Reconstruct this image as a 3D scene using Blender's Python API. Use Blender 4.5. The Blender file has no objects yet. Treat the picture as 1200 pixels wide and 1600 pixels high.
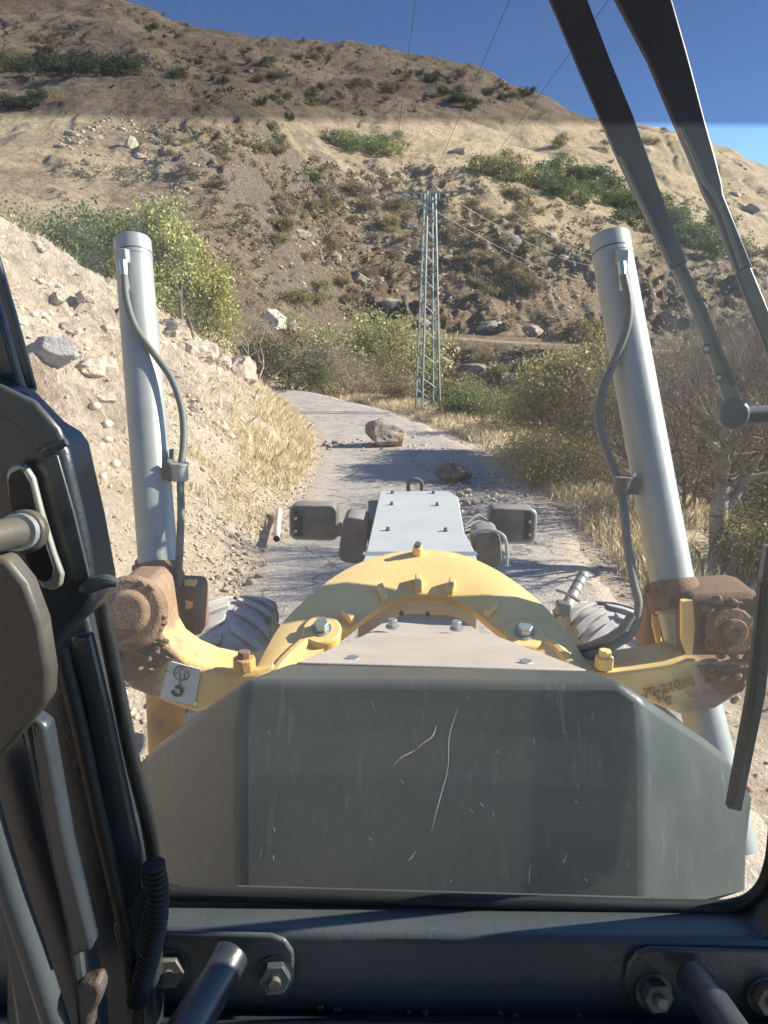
import bpy, math, random
import numpy as np
from mathutils import Vector
random.seed(7); RNG = np.random.default_rng(11)
sc = bpy.context.scene
COL = sc.collection

# ------------------------------------------------------------ camera, sky, sun, exposure
PITCH, YAW, ROLL, CZ, F = math.radians(13.5), math.radians(1.8), math.radians(1.0), 2.9, 1200.0
SUN_EL, SUN_AZ = math.radians(29), math.radians(80)        # azimuth clockwise from +Y
EXPOSURE = 1.25
_f0 = np.array([-math.sin(YAW), math.cos(YAW), 0.0])
FW = _f0 * math.cos(PITCH) + np.array([0, 0, -math.sin(PITCH)])
_rt = np.array([math.cos(YAW), math.sin(YAW), 0.0]); _up = np.cross(_rt, FW)
RT = _rt * math.cos(ROLL) + _up * math.sin(ROLL)
UP = _up * math.cos(ROLL) - _rt * math.sin(ROLL)
CAM = np.array([0, 0, CZ])
cam_d = bpy.data.cameras.new('camera'); cam = bpy.data.objects.new('camera', cam_d); COL.objects.link(cam)
cam_d.sensor_fit = 'VERTICAL'; cam_d.sensor_height = 36; cam_d.lens = 36 * F / 1600
cam_d.clip_start = 0.02; cam_d.clip_end = 3000
from mathutils import Matrix
M = Matrix(((RT[0], UP[0], -FW[0], 0), (RT[1], UP[1], -FW[1], 0), (RT[2], UP[2], -FW[2], CZ), (0, 0, 0, 1)))
cam.matrix_world = M
sc.camera = cam

world = bpy.data.worlds.new("World"); sc.world = world; world.use_nodes = True
nt = world.node_tree; bg = nt.nodes['Background']
sky = nt.nodes.new('ShaderNodeTexSky'); sky.sky_type = 'NISHITA'; sky.sun_disc = False
sky.sun_elevation = SUN_EL; sky.sun_rotation = SUN_AZ; sky.altitude = 3200
sky.air_density = 1.0; sky.dust_density = 0.1; sky.ozone_density = 5.0
nt.links.new(sky.outputs[0], bg.inputs[0]); bg.inputs[1].default_value = 0.11
sd = bpy.data.lights.new('sun', 'SUN'); sd.energy = 5.0; sd.angle = math.radians(0.5); sd.color = (1.0, 0.92, 0.79)
sun = bpy.data.objects.new('sun', sd); COL.objects.link(sun)
to_sun = Vector((math.sin(SUN_AZ) * math.cos(SUN_EL), math.cos(SUN_AZ) * math.cos(SUN_EL), math.sin(SUN_EL)))
sun.rotation_euler = to_sun.to_track_quat('Z', 'Y').to_euler(); sun.location = (20, 5, 30)
sc.view_settings.view_transform = 'Standard'; sc.view_settings.look = 'None'
sc.view_settings.exposure = EXPOSURE; sc.view_settings.gamma = 1.0; sc.view_settings.use_curve_mapping = False
sc.render.engine = 'CYCLES'
sc.cycles.max_bounces = 6; sc.cycles.transparent_max_bounces = 12

# ------------------------------------------------------------ measuring helpers
def ray(u, v): return FW + RT * ((u - 600) / F) - UP * ((v - 800) / F)
def P(u, v, t): return CAM + ray(u, v) * t
def PY(u, v, Y):
    d = ray(u, v); return CAM + d * (Y / d[1])
def PZ(u, v, z):
    d = ray(u, v); return CAM + d * ((z - CZ) / d[2])
def proj(p):
    q = np.asarray(p) - CAM; t = q @ FW
    return 600 + F * (q @ RT) / t, 800 - F * (q @ UP) / t, t

# ------------------------------------------------------------ numpy noise
def _hash(ix, iy, iz, s):
    h = (ix.astype(np.int64) * 374761393 + iy.astype(np.int64) * 668265263 + iz.astype(np.int64) * 2147483647 + s * 1274126177) & 0xffffffff
    h = ((h ^ (h >> 13)) * 1274126177) & 0xffffffff
    return ((h ^ (h >> 16)) & 0xffffff) / float(0xffffff)
def vnoise(x, y, z=None, s=0):
    x = np.asarray(x, float); y = np.asarray(y, float); z = np.zeros_like(x) if z is None else np.asarray(z, float)
    ix, iy, iz = np.floor(x), np.floor(y), np.floor(z)
    fx, fy, fz = x - ix, y - iy, z - iz
    fx, fy, fz = [f * f * (3 - 2 * f) for f in (fx, fy, fz)]
    r = 0
    for a in (0, 1):
        for b in (0, 1):
            for c in ((0, 1) if np.any(fz) else (0,)):
                w = (fx if a else 1 - fx) * (fy if b else 1 - fy) * (fz if c else 1 - fz)
                r = r + w * _hash(ix + a, iy + b, iz + c, s)
    return r * 2 - 1
def fbm(x, y, z=None, o=4, s=0, ridged=False):
    r, a, f, tot = 0, 1.0, 1.0, 0
    for i in range(o):
        n = vnoise(x * f + i * 17.3, y * f - i * 9.1, None if z is None else z * f, s + i)
        if ridged: n = 1 - 2 * np.abs(n)
        r = r + a * n; tot += a; a *= .5; f *= 2.03
    return r / tot
def sstep(a, b, x):
    t = np.clip((x - a) / (b - a), 0, 1); return t * t * (3 - 2 * t)

# ------------------------------------------------------------ terrain heights
_ye = np.array([-30, 15.2, 18.6, 23, 27.4, 32.3, 38, 46, 60])
_xl = np.array([-1.85, -1.92, -2.2, -3.0, -4.1, -5.6, -9.2, -16, -30])
_yr = np.array([-30, 12.4, 15.8, 19.2, 23.6, 28, 30.5, 33, 38, 46, 60])
_xr = np.array([2.5, 2.45, 2.2, 1.65, .6, -.95, -2.2, -3.4, -6.4, -13, -27])
def xl(y): return np.interp(y, _ye, _xl)
def xr(y): return np.interp(y, _yr, _xr)
COLS = {   # bearing (as picture column) -> (distance ahead, picture row of the ground there)
 -700: [(30, 300), (60, 200), (100, 80), (150, 0), (300, -150), (430, -200)],
 -200: [(30, 440), (45, 360), (60, 280), (80, 220), (100, 160), (120, 90), (140, 95), (200, 0), (300, -90), (430, -120)],
 0: [(30, 470), (45, 400), (60, 330), (80, 260), (100, 190), (120, 122), (140, 132), (200, 60), (300, -40), (430, -60)],
 200: [(30, 545), (45, 470), (60, 380), (80, 300), (100, 200), (120, 117), (140, 126), (200, 55), (300, 0), (330, -8), (430, 20)],
 300: [(30, 590), (45, 510), (60, 400), (80, 310), (100, 225), (118, 142), (135, 148), (200, 95), (300, 44), (330, 35), (430, 70)],
 400: [(30, 622), (38, 608), (45, 570), (60, 450), (80, 340), (100, 240), (118, 168), (135, 168), (200, 115), (300, 64), (320, 60), (430, 100)],
 500: [(30, 645), (38, 640), (50, 600), (60, 530), (72, 490), (84, 484), (100, 390), (122, 262), (140, 225), (170, 185), (200, 140), (300, 72), (330, 68), (430, 110)],
 600: [(30, 645), (36, 720), (50, 740), (68, 680), (74, 640), (79, 560), (82, 524), (86.5, 519), (110, 400), (132, 300), (142, 262), (155, 250), (190, 180), (300, 84), (325, 78), (430, 120)],
 700: [(28, 690), (36, 780), (50, 770), (68, 700), (74, 650), (79, 555), (82, 530), (86.5, 525), (110, 390), (130, 292), (140, 268), (158, 258), (190, 205), (280, 104), (310, 96), (430, 140)],
 800: [(28, 800), (36, 820), (50, 800), (68, 700), (74, 640), (79, 556), (82, 537), (86.5, 532), (110, 405), (130, 310), (150, 282), (170, 265), (200, 218), (280, 140), (305, 131), (430, 180)],
 900: [(28, 840), (36, 840), (50, 810), (68, 705), (74, 640), (79, 560), (82, 542), (86.5, 537), (110, 430), (130, 360), (150, 320), (170, 292), (200, 240), (260, 186), (285, 178), (430, 230)],
 1000: [(28, 870), (36, 860), (50, 820), (68, 720), (76, 620), (80, 560), (82, 547), (86.5, 542), (110, 450), (130, 400), (150, 358), (180, 305), (220, 240), (260, 200), (285, 191), (430, 240)],
 1100: [(28, 900), (36, 880), (50, 830), (68, 740), (76, 640), (80, 570), (82, 553), (86.5, 548), (110, 470), (130, 415), (150, 375), (180, 330), (220, 265), (260, 232), (280, 226), (430, 290)],
 1200: [(28, 900), (36, 890), (50, 840), (68, 750), (76, 660), (80, 580), (82, 560), (86.5, 555), (110, 490), (130, 440), (150, 400), (180, 360), (220, 310), (250, 284), (270, 278), (430, 340)],
 1700: [(28, 900), (50, 880), (80, 660), (86, 640), (110, 600), (150, 560), (250, 500), (270, 500), (430, 520)],
}
_us = np.array(sorted(COLS)); _sx = np.array([ray(u, 400)[0] / ray(u, 400)[1] for u in _us])
_LY = np.linspace(math.log(26), math.log(440), 260)
_Z = []
for u in _us:
    ys = np.array([a for a, b in COLS[u]]); vs = np.array([b for a, b in COLS[u]], float)
    z = np.array([PY(u, v, y)[2] for y, v in zip(ys, vs)])
    _Z.append(np.interp(np.exp(_LY), ys, z))
_Z = np.array(_Z)
_SG = np.linspace(_sx[0], _sx[-1], 600)
_ZG = np.stack([np.interp(_SG, _sx, _Z[:, j]) for j in range(len(_LY))], 1)
def _blur(a, ax, n):
    k = np.ones(n) / n
    pad = [(0, 0), (0, 0)]; pad[ax] = (n // 2, n // 2)
    b = np.pad(a, pad, mode='edge'); return np.apply_along_axis(lambda r: np.convolve(r, k, 'valid'), ax, b)
_ZG = _blur(_blur(_ZG, 0, 25), 0, 15); _ZG = _blur(_ZG, 1, 3)
def macro(x, y):
    y = np.maximum(y, 27); s = x / y
    i = np.clip((s - _SG[0]) / (_SG[1] - _SG[0]), 0, len(_SG) - 1.001); j = np.clip((np.log(y) - _LY[0]) / (_LY[1] - _LY[0]), 0, len(_LY) - 1.001)
    i0, j0 = i.astype(int), j.astype(int); a, b = i - i0, j - j0
    return (_ZG[i0, j0] * (1 - a) * (1 - b) + _ZG[i0 + 1, j0] * a * (1 - b) + _ZG[i0, j0 + 1] * (1 - a) * b + _ZG[i0 + 1, j0 + 1] * a * b)
def crest(y): return np.interp(y, [-10, 8, 15, 20, 24, 28, 31, 34, 40], [7, 6.2, 5.1, 3.3, 2.5, 1.75, 1.3, .5, .3])
def near_h(x, y):
    d = xl(y) - x; e = x - xr(y)
    b = .78 * np.maximum(d - .35, 0) + .1 * sstep(0, .4, d)
    cr = crest(y); b = np.where(b < cr, b, cr + (b - cr) * .12)
    rough = sstep(.6, 2.5, d)
    b = b + rough * (.22 * fbm(x * .7, y * .7, o=4, s=3) + .55 * np.maximum(fbm(x * 1.1, y * 1.1, o=5, s=9, ridged=True) - .15, 0) + .10 * fbm(x * 3.3, y * 3.3, o=3, s=10, ridged=True)
                     + .35 * np.maximum(fbm(x * .35, y * .35, o=2, s=5), 0) * sstep(1.5, 4, d))
    b = b + sstep(0, .25, d) * .05 * fbm(x * 4, y * 4, o=3, s=8)
    r = -(.04 * sstep(0, .3, e) - .10 * sstep(.15, .8, e)) - .5 * np.maximum(e - 2.3, 0) ** 1.12
    r = r + sstep(0, .5, e) * .07 * fbm(x * 3, y * 3, o=3, s=12) + sstep(2, 5, e) * .5 * fbm(x * .4, y * .4, o=4, s=15)
    return np.where(d > 0, b, np.where(e > 0, r, -.012 + 0 * x))
def rockmask(x, y):
    base = fbm(x * .045, y * .045, o=3, s=31)
    return base
def far_h(x, y):
    z = macro(x, y); k = np.clip(y / 100, .35, 2.5)
    rm = sstep(-.25, .35, rockmask(x, y)); tr = 1 - (sstep(80, 82.5, y) - sstep(87, 89.5, y)) * sstep(-.1, 0, x / y)
    left = sstep(.05, -.15, x / y)
    low = np.clip(sstep(64, 74, y) * (1 - sstep(118, 150, y)) * (1 - .55 * left), 0, 1)
    z = z + tr * (1.5 * k * fbm(x / 22, y / 22, o=4, s=41)
                  + (.3 + 1.0 * rm * low) * 1.7 * fbm(x / 5., y / 6.5, o=6, s=44, ridged=True)
                  + (.15 + .75 * rm * low) * 1.5 * fbm(x / 1.8, y / 2.6, o=4, s=47, ridged=True))
    gul = fbm(x / 14 + 2 * fbm(x / 30, y / 30, o=2, s=52), y / 60, o=3, s=50, ridged=True)
    z = z - tr * k * 2.2 * np.maximum(gul - .1, 0) * (.35 + .65 * low)
    return z
def H(x, y):
    x = np.asarray(x, float); y = np.asarray(y, float)
    n = near_h(x, np.minimum(y, 60)); f = far_h(x, np.maximum(y, 26))
    e = x - xr(y); d = xl(y) - x
    w = sstep(30, 44, y + 0 * x)
    w = np.maximum(w, sstep(4, 12, e) * sstep(24, 36, y))
    w = np.maximum(w, sstep(5, 12, d) * sstep(22, 36, y))
    onroad = sstep(-.6, 0.6, -np.maximum(d, e)) * (1 - sstep(44, 48, y))
    w = w * (1 - onroad)
    return n * (1 - w) + f * w
_tx, _ty = np.arange(-20, 16, .15), np.arange(-2, 46.2, .15)
_NX, _NY = np.meshgrid(_tx, _ty); TN = H(_NX, _NY)
_ts, _tl = np.linspace(-1.0, 1.0, 640), np.linspace(math.log(26), math.log(432), 560)
_FS, _FL = np.meshgrid(_ts, _tl); TF = H(_FS * np.exp(_FL), np.exp(_FL))
def _bil(T, i, j):
    i = np.clip(i, 0, T.shape[1] - 1.001); j = np.clip(j, 0, T.shape[0] - 1.001); i0, j0 = i.astype(int), j.astype(int); a, b = i - i0, j - j0
    return T[j0, i0] * (1 - a) * (1 - b) + T[j0, i0 + 1] * a * (1 - b) + T[j0 + 1, i0] * (1 - a) * b + T[j0 + 1, i0 + 1] * a * b
def HF(x, y):
    x = np.asarray(x, float); y = np.asarray(y, float)
    n = _bil(TN, (x + 20) / .15, (y + 2) / .15); yc = np.maximum(y, 26)
    f = _bil(TF, (x / yc + 1) / (_ts[1] - _ts[0]), (np.log(yc) - _tl[0]) / (_tl[1] - _tl[0]))
    return np.where((y < 46) & (x > -20) & (x < 15.8), n, f)
def hit(u, v, tmin=3, tmax=420, n=1100):
    u = np.atleast_1d(np.asarray(u, float)); v = np.atleast_1d(np.asarray(v, float))
    d = FW[None] + RT[None] * ((u - 600) / F)[:, None] - UP[None] * ((v - 800) / F)[:, None]
    ts = np.exp(np.linspace(math.log(tmin), math.log(tmax), n)); out = np.full((len(u), 3), np.nan)
    for a in range(0, len(u), 1000):
        dd = d[a:a + 1000]; p = CAM + dd[:, None, :] * ts[None, :, None]
        g = HF(p[..., 0], p[..., 1]) - p[..., 2]; k = (g > 0).argmax(1); ok = g.max(1) > 0
        for q in np.nonzero(ok)[0]:
            i = k[q]
            t = ts[i] if i == 0 else ts[i - 1] + (ts[i] - ts[i - 1]) * g[q, i - 1] / (g[q, i - 1] - g[q, i])
            out[a + q] = CAM + dd[q] * t
    return out

# ------------------------------------------------------------ object helpers
def tag(o, label=None, cat=None, group=None, kind=None):
    if label: o['label'] = label
    if cat: o['category'] = cat
    if group: o['group'] = group
    if kind: o['kind'] = kind
    return o
def np_mesh(name, V, Fc, smooth=False, attrs=None):
    """V (n,3), Fc: array (m,k) of equal-size faces, or a list of lists."""
    me = bpy.data.meshes.new(name)
    if isinstance(Fc, np.ndarray):
        V = np.asarray(V, np.float32); k = Fc.shape[1]
        me.vertices.add(len(V)); me.vertices.foreach_set('co', V.ravel())
        me.loops.add(Fc.size); me.loops.foreach_set('vertex_index', Fc.ravel().astype(np.int32))
        me.polygons.add(len(Fc)); me.polygons.foreach_set('loop_start', (np.arange(len(Fc)) * k).astype(np.int32))
        me.polygons.foreach_set('loop_total', np.full(len(Fc), k, np.int32))
        me.update(calc_edges=True)
    else:
        me.from_pydata([tuple(map(float, v)) for v in V], [], [list(f) for f in Fc]); me.update()
    if smooth:
        me.polygons.foreach_set('use_smooth', np.ones(len(me.polygons), bool))
        if isinstance(smooth, (int, float)) and not isinstance(smooth, bool): me.set_sharp_from_angle(angle=math.radians(smooth))
    for n, a in (attrs or {}).items():
        at = me.attributes.new(n, 'FLOAT', 'POINT'); at.data.foreach_set('value', np.asarray(a, np.float32))
    return me
def link(name, me, m, parent=None, loc=(0, 0, 0), rz=0):
    o = bpy.data.objects.new(name, me); COL.objects.link(o); o.location = loc; o.rotation_euler = (0, 0, rz)
    if m is not None and not me.materials: me.materials.append(m)
    if parent: o.parent = parent
    return o
_ON = 'first second third fourth fifth sixth seventh eighth ninth tenth eleventh twelfth thirteenth fourteenth fifteenth sixteenth seventeenth eighteenth nineteenth'.split()
def ordinal(i):
    if i < 19: return _ON[i]
    t, o = divmod(i + 1, 10); T_ = ['', '', 'twenty', 'thirty', 'forty', 'fifty'][t]
    return (T_[:-1] + 'ieth') if o == 0 else T_ + '-' + _ON[o - 1]
def empty(name, loc, label=None, cat=None, group=None):
    o = bpy.data.objects.new(name, None); COL.objects.link(o); o.location = loc; o.empty_display_size = .2
    return tag(o, label, cat, group)
def part(name, VF, m, parent, smooth=30, bevel=0, seg=2):
    """a part whose vertices are given in world space; stored relative to its thing"""
    V, Fc = VF; q = parent; off = np.zeros(3)
    while q is not None: off = off + np.array(q.location); q = q.parent
    me = np_mesh(name, np.asarray(V, float) - off, Fc, smooth)
    import bmesh
    bm = bmesh.new(); bm.from_mesh(me); bmesh.ops.recalc_face_normals(bm, faces=bm.faces); bm.to_mesh(me); bm.free()
    o = link(name, me, m, parent)
    if bevel:
        b = o.modifiers.new('bevel', 'BEVEL'); b.width = bevel; b.segments = seg; b.limit_method = 'ANGLE'; b.angle_limit = math.radians(28)
    return o
def join(*vf):
    V, Fc, n = [], [], 0
    for v, f in vf:
        V += [tuple(p) for p in v]; Fc += [[i + n for i in q] for q in f]; n += len(v)
    return V, Fc
def prism(front, off):
    """closed solid from a planar-ish polygon and an offset vector"""
    a = [np.asarray(p, float) for p in front]; n = len(a); b = [p + np.asarray(off, float) for p in a]
    Fc = [list(range(n)), list(range(2 * n - 1, n - 1, -1))] + [[i, i + n, (i + 1) % n + n, (i + 1) % n] for i in range(n)]
    return a + b, Fc
def box(c, sx, sy, sz, ax=None):
    c = np.asarray(c, float); ax = np.eye(3) if ax is None else np.asarray(ax, float)
    V = [c + ax[0] * x * sx / 2 + ax[1] * y * sy / 2 + ax[2] * z * sz / 2 for x in (-1, 1) for y in (-1, 1) for z in (-1, 1)]
    return V, [[0, 1, 3, 2], [4, 6, 7, 5], [0, 4, 5, 1], [2, 3, 7, 6], [0, 2, 6, 4], [1, 5, 7, 3]]
def spline(pts, n):
    p = np.array(pts, float); m = len(p)
    if m < 3: return np.array([p[0] + (p[-1] - p[0]) * t for t in np.linspace(0, 1, n)])
    q = np.vstack([2 * p[0] - p[1], p, 2 * p[-1] - p[-2]]); out = []
    for t in np.linspace(0, m - 1 - 1e-6, n):
        i = int(t); f = t - i; a, b, c, d = q[i:i + 4]
        out.append(.5 * (2 * b + (c - a) * f + (2 * a - 5 * b + 4 * c - d) * f * f + (3 * b - a - 3 * c + d) * f ** 3))
    return np.array(out)
def tube(pts, r, segs=16, caps=True, n=None):
    p = spline(pts, n) if n else np.array(pts, float); m = len(p)
    R = np.full(m, r, float) if np.isscalar(r) else np.interp(np.linspace(0, 1, m), np.linspace(0, 1, len(r)), r)
    T = np.gradient(p, axis=0); T /= np.linalg.norm(T, axis=1)[:, None]
    a = np.cross(T[0], [0, 0, 1.]);
    if np.linalg.norm(a) < .1: a = np.cross(T[0], [1., 0, 0])
    a /= np.linalg.norm(a); V, Fc = [], []
    for i in range(m):
        a = a - T[i] * (a @ T[i]); a /= np.linalg.norm(a); b = np.cross(T[i], a)
        for k in range(segs):
            th = 2 * math.pi * k / segs; V.append(p[i] + R[i] * (a * math.cos(th) + b * math.sin(th)))
    for i in range(m - 1):
        for k in range(segs):
            k2 = (k + 1) % segs; Fc.append([i * segs + k, i * segs + k2, (i + 1) * segs + k2, (i + 1) * segs + k])
    if caps: Fc += [list(range(segs))[::-1], list(range((m - 1) * segs, m * segs))]
    return V, Fc
def disc(c, nrm, r, h, segs=24, r2=None):
    c = np.asarray(c, float); nrm = np.asarray(nrm, float) / np.linalg.norm(nrm)
    return tube([c, c + nrm * h], [r, r if r2 is None else r2], segs)
def hexbolt(parent, c, nrm, r, m, h=None):
    c = np.asarray(c, float); nrm = np.asarray(nrm, float) / np.linalg.norm(nrm); h = h or r * 1.1
    b = part('bolt', disc(c + nrm * .003, nrm, r, h, 6), m, parent, bevel=r * .08)
    part('washer', disc(c - nrm * .001, nrm, r * 1.35, .004, 20), m, b)
    return b
def lathe_rock(seed, sub=3, cuts=14, amp=.08, lo=.55):
    import bmesh
    bm = bmesh.new(); bmesh.ops.create_icosphere(bm, subdivisions=sub, radius=1)
    V = np.array([v.co[:] for v in bm.verts]); Fc = np.array([[v.index for v in f.verts] for f in bm.faces]); bm.free()
    r = np.random.default_rng(seed)
    for _ in range(cuts):
        n = r.normal(size=3); n /= np.linalg.norm(n); d = r.uniform(lo, .9)
        k = np.maximum(V @ n - d, 0); V = V - k[:, None] * n[None] * .97
    if sub > 2:
        V = V * (1 + amp * fbm(V[:, 0] * 2.3 + seed, V[:, 1] * 2.3, V[:, 2] * 2.3, o=4, s=seed, ridged=True))[:, None]
        st = np.floor((V @ np.array([.3, .2, .93])) * 6 + 1.5 * vnoise(V[:, 0] * 2, V[:, 1] * 2, V[:, 2] * 2, s=seed)); V = V * (1 + amp * .7 * (_hash(st, st * 0, st * 0, seed) - .5))[:, None]
    return V, Fc

# ------------------------------------------------------------ materials
def nodes(name):
    m = bpy.data.materials.new(name); m.use_nodes = True; t = m.node_tree
    return m, t, t.nodes['Principled BSDF'], lambda k: t.nodes.new('ShaderNode' + k), t.links.new
def setin(n, **k):
    for a, b in k.items(): n.inputs[a.replace('_', ' ')].default_value = b
def noise(t, scale, detail=4, rough=.55, vec=None, dist=0):
    n = t.nodes.new('ShaderNodeTexNoise'); setin(n, Scale=scale, Detail=detail, Roughness=rough, Distortion=dist)
    if vec is not None: t.links.new(vec, n.inputs['Vector'])
    return n.outputs['Fac']
def ramp(t, fac, stops):
    r = t.nodes.new('ShaderNodeValToRGB'); t.links.new(fac, r.inputs[0]); e = r.color_ramp.elements
    while len(e) < len(stops): e.new(.5)
    for i, (p, c) in enumerate(stops): e[i].position = p; e[i].color = (*c, 1) if len(c) == 3 else c
    return r.outputs[0]
def mix(t, fac, a, b, mode='MIX'):
    n = t.nodes.new('ShaderNodeMix'); n.data_type = 'RGBA'; n.blend_type = mode
    for i, x in ((0, fac), (6, a), (7, b)):
        if hasattr(x, 'is_linked'): t.links.new(x, n.inputs[i])
        elif i == 0: n.inputs[0].default_value = x
        else: n.inputs[i].default_value = (*x, 1)
    return n.outputs[2]
def mathn(t, op, a, b=0.0):
    n = t.nodes.new('ShaderNodeMath'); n.operation = op
    for i, x in enumerate((a, b)):
        if hasattr(x, 'is_linked'): t.links.new(x, n.inputs[i])
        else: n.inputs[i].default_value = x
    return n.outputs[0]
def bump(t, bs, h, strength=.3, dist=.02):
    b = t.nodes.new('ShaderNodeBump'); setin(b, Strength=strength, Distance=dist); t.links.new(h, b.inputs['Height']); t.links.new(b.outputs[0], bs.inputs['Normal'])
def objco(t): return t.nodes.new('ShaderNodeTexCoord').outputs['Object']
def metal_paint(name, col, rough=.45, dust=.35, dustcol=(.32, .27, .2), metallic=0, scratch=0, bumpk=.05, wear=None, wt=.70, spec=.5, scale=6, up=True):
    m, t, b, N, L = nodes(name); co = objco(t)
    base = mix(t, noise(t, scale, 5, .6, co), tuple(c * .8 for c in col), tuple(min(1, c * 1.15) for c in col))
    f = ramp(t, noise(t, scale * .5, 6, .65, co), [(.42, (0, 0, 0)), (.72, (1, 1, 1))])
    speck = ramp(t, noise(t, 90, 2, .5, co), [(.62, (0, 0, 0)), (.7, (1, 1, 1))])
    k = mathn(t, 'ADD', mathn(t, 'MULTIPLY', f, dust), mathn(t, 'MULTIPLY', speck, dust * .35))
    if up:
        g = N('NewGeometry'); s = N('SeparateXYZ'); L(g.outputs['Normal'], s.inputs[0])
        k = mathn(t, 'ADD', k, mathn(t, 'MULTIPLY', ramp(t, s.outputs[2], [(.35, (0, 0, 0)), (.95, (1, 1, 1))]), dust * .9))
    k = mathn(t, 'MINIMUM', k, .95)
    c = mix(t, k, base, dustcol)
    if scratch:
        mp = N('Mapping'); L(co, mp.inputs[0]); mp.inputs['Scale'].default_value = (60, 8, 9); mp.inputs['Rotation'].default_value = (.2, .25, .1)
        s1 = ramp(t, noise(t, 1.1, 3, .5, mp.outputs[0], .5), [(.60, (0, 0, 0)), (.66, (1, 1, 1))])
        s1 = mathn(t, 'MULTIPLY', s1, ramp(t, noise(t, 9, 3, .6, co), [(.42, (0, 0, 0)), (.62, (.35, .35, .35))]))
        c = mix(t, mathn(t, 'MULTIPLY', s1, scratch), c, (.45, .43, .38))
    if wear:
        w = ramp(t, noise(t, 11, 6, .7, co), [(wt, (0, 0, 0)), (wt + .03, (1, 1, 1))]); c = mix(t, w, c, wear)
    L(c, b.inputs['Base Color']); b.inputs['Metallic'].default_value = metallic
    b.inputs['Specular IOR Level'].default_value = spec
    L(mathn(t, 'ADD', mathn(t, 'MULTIPLY', k, .35), rough), b.inputs['Roughness'])
    bump(t, b, mathn(t, 'ADD', noise(t, 140, 3, .6, co), mathn(t, 'MULTIPLY', f, .5)), bumpk, .004)
    return m
MAT = dict(
    cover=metal_paint('grey_green_plastic', (.033, .044, .046), .34, .30, (.13, .13, .11), scratch=.22, bumpk=.08, scale=4, spec=.32),
    covertop=metal_paint('dusty_plate', (.30, .28, .25), .5, .6, (.45, .38, .31)),
    yellow=metal_paint('yellow_paint', (.86, .56, .16), .45, .38, (.72, .55, .31), wear=(.26, .16, .08), wt=.71, bumpk=.25, scale=9),
    yellowmud=metal_paint('muddy_yellow_paint', (.62, .38, .09), .6, 1.0, (.22, .12, .065), bumpk=.6, scale=9, up=False),
    mudbrown=metal_paint('mud_stained_paint', (.19, .125, .08), .8, .8, (.15, .10, .07), bumpk=.7, scale=14, spec=.2),
    mud=metal_paint('caked_mud', (.17, .11, .07), .9, .5, (.31, .215, .145), bumpk=1.0, scale=25, spec=.1),
    tube=metal_paint('silver_grey_paint', (.27, .295, .285), .42, .4, (.37, .36, .325), metallic=.2, bumpk=.14, up=False, scale=7, wear=(.17, .155, .13), wt=.66),
    hose=metal_paint('rubber_hose', (.09, .095, .09), .55, .6, (.2, .19, .16), bumpk=.05),
    steel=metal_paint('plated_bolt_steel', (.42, .46, .47), .35, .3, metallic=.7, bumpk=.03),
    darksteel=metal_paint('dark_bolt_steel', (.10, .105, .105), .4, .3, metallic=.3),
    hood=metal_paint('pale_nose_plate', (.38, .42, .44), .4, .45, (.46, .45, .42), bumpk=.03, scale=4),
    hoodside=metal_paint('dusty_nose_side', (.25, .2, .15), .6, .6),
    lamp=metal_paint('dark_lamp_plastic', (.085, .075, .062), .45, .5, (.3, .27, .24)),
    cab=metal_paint('black_cab_paint', (.020, .027, .034), .30, .12, (.12, .12, .11), bumpk=.12, scale=5, spec=.6),
    beam=metal_paint('dusty_beam_paint', (.044, .056, .062), .32, .18, (.16, .165, .15), bumpk=.15, scale=4),
    cabgrey=metal_paint('grey_cab_paint', (.038, .048, .054), .33, .2, (.14, .14, .125), bumpk=.08),
    mirror=metal_paint('worn_brown_plastic', (.038, .038, .032), .4, .4, (.12, .10, .08), bumpk=.1, scale=12),
    seal=metal_paint('black_rubber', (.008, .008, .008), .55, .08, (.08, .08, .07)),
    wiper=metal_paint('dark_wiper_metal', (.085, .105, .135), .38, .2, (.12, .14, .15), bumpk=.03),
    wiperedge=metal_paint('grey_wiper_metal', (.17, .21, .20), .35, .2, (.32, .34, .3)),
    tyre=metal_paint('dusty_tyre', (.12, .115, .11), .85, .85, (.45, .42, .39), bumpk=.2, scale=7),
    rust=metal_paint('rusty_steel', (.11, .065, .042), .8, .5, (.24, .15, .09), bumpk=.5, scale=30),
    rustdark=metal_paint('dark_rusty_paint', (.045, .04, .035), .6, .3, (.16, .10, .06), bumpk=.4, scale=20),
    galv=metal_paint('galvanised_steel', (.16, .19, .185), .45, .2, (.36, .36, .33), metallic=.2, up=False),
    wire=metal_paint('aluminium_wire', (.26, .24, .22), .5, .0, metallic=.1, up=False),
    pipe=metal_paint('white_pipe_plastic', (.62, .6, .54), .5, .4, (.45, .38, .28)),
    decal=metal_paint('pale_sticker', (.62, .66, .62), .5, .35, (.45, .4, .3), up=False),
    ink=metal_paint('black_ink', (.02, .025, .03), .6, .2, up=False),
    slot=metal_paint('bare_slot_edge', (.30, .31, .26), .35, .2, (.3, .3, .25), metallic=.4, up=False),
)

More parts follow.
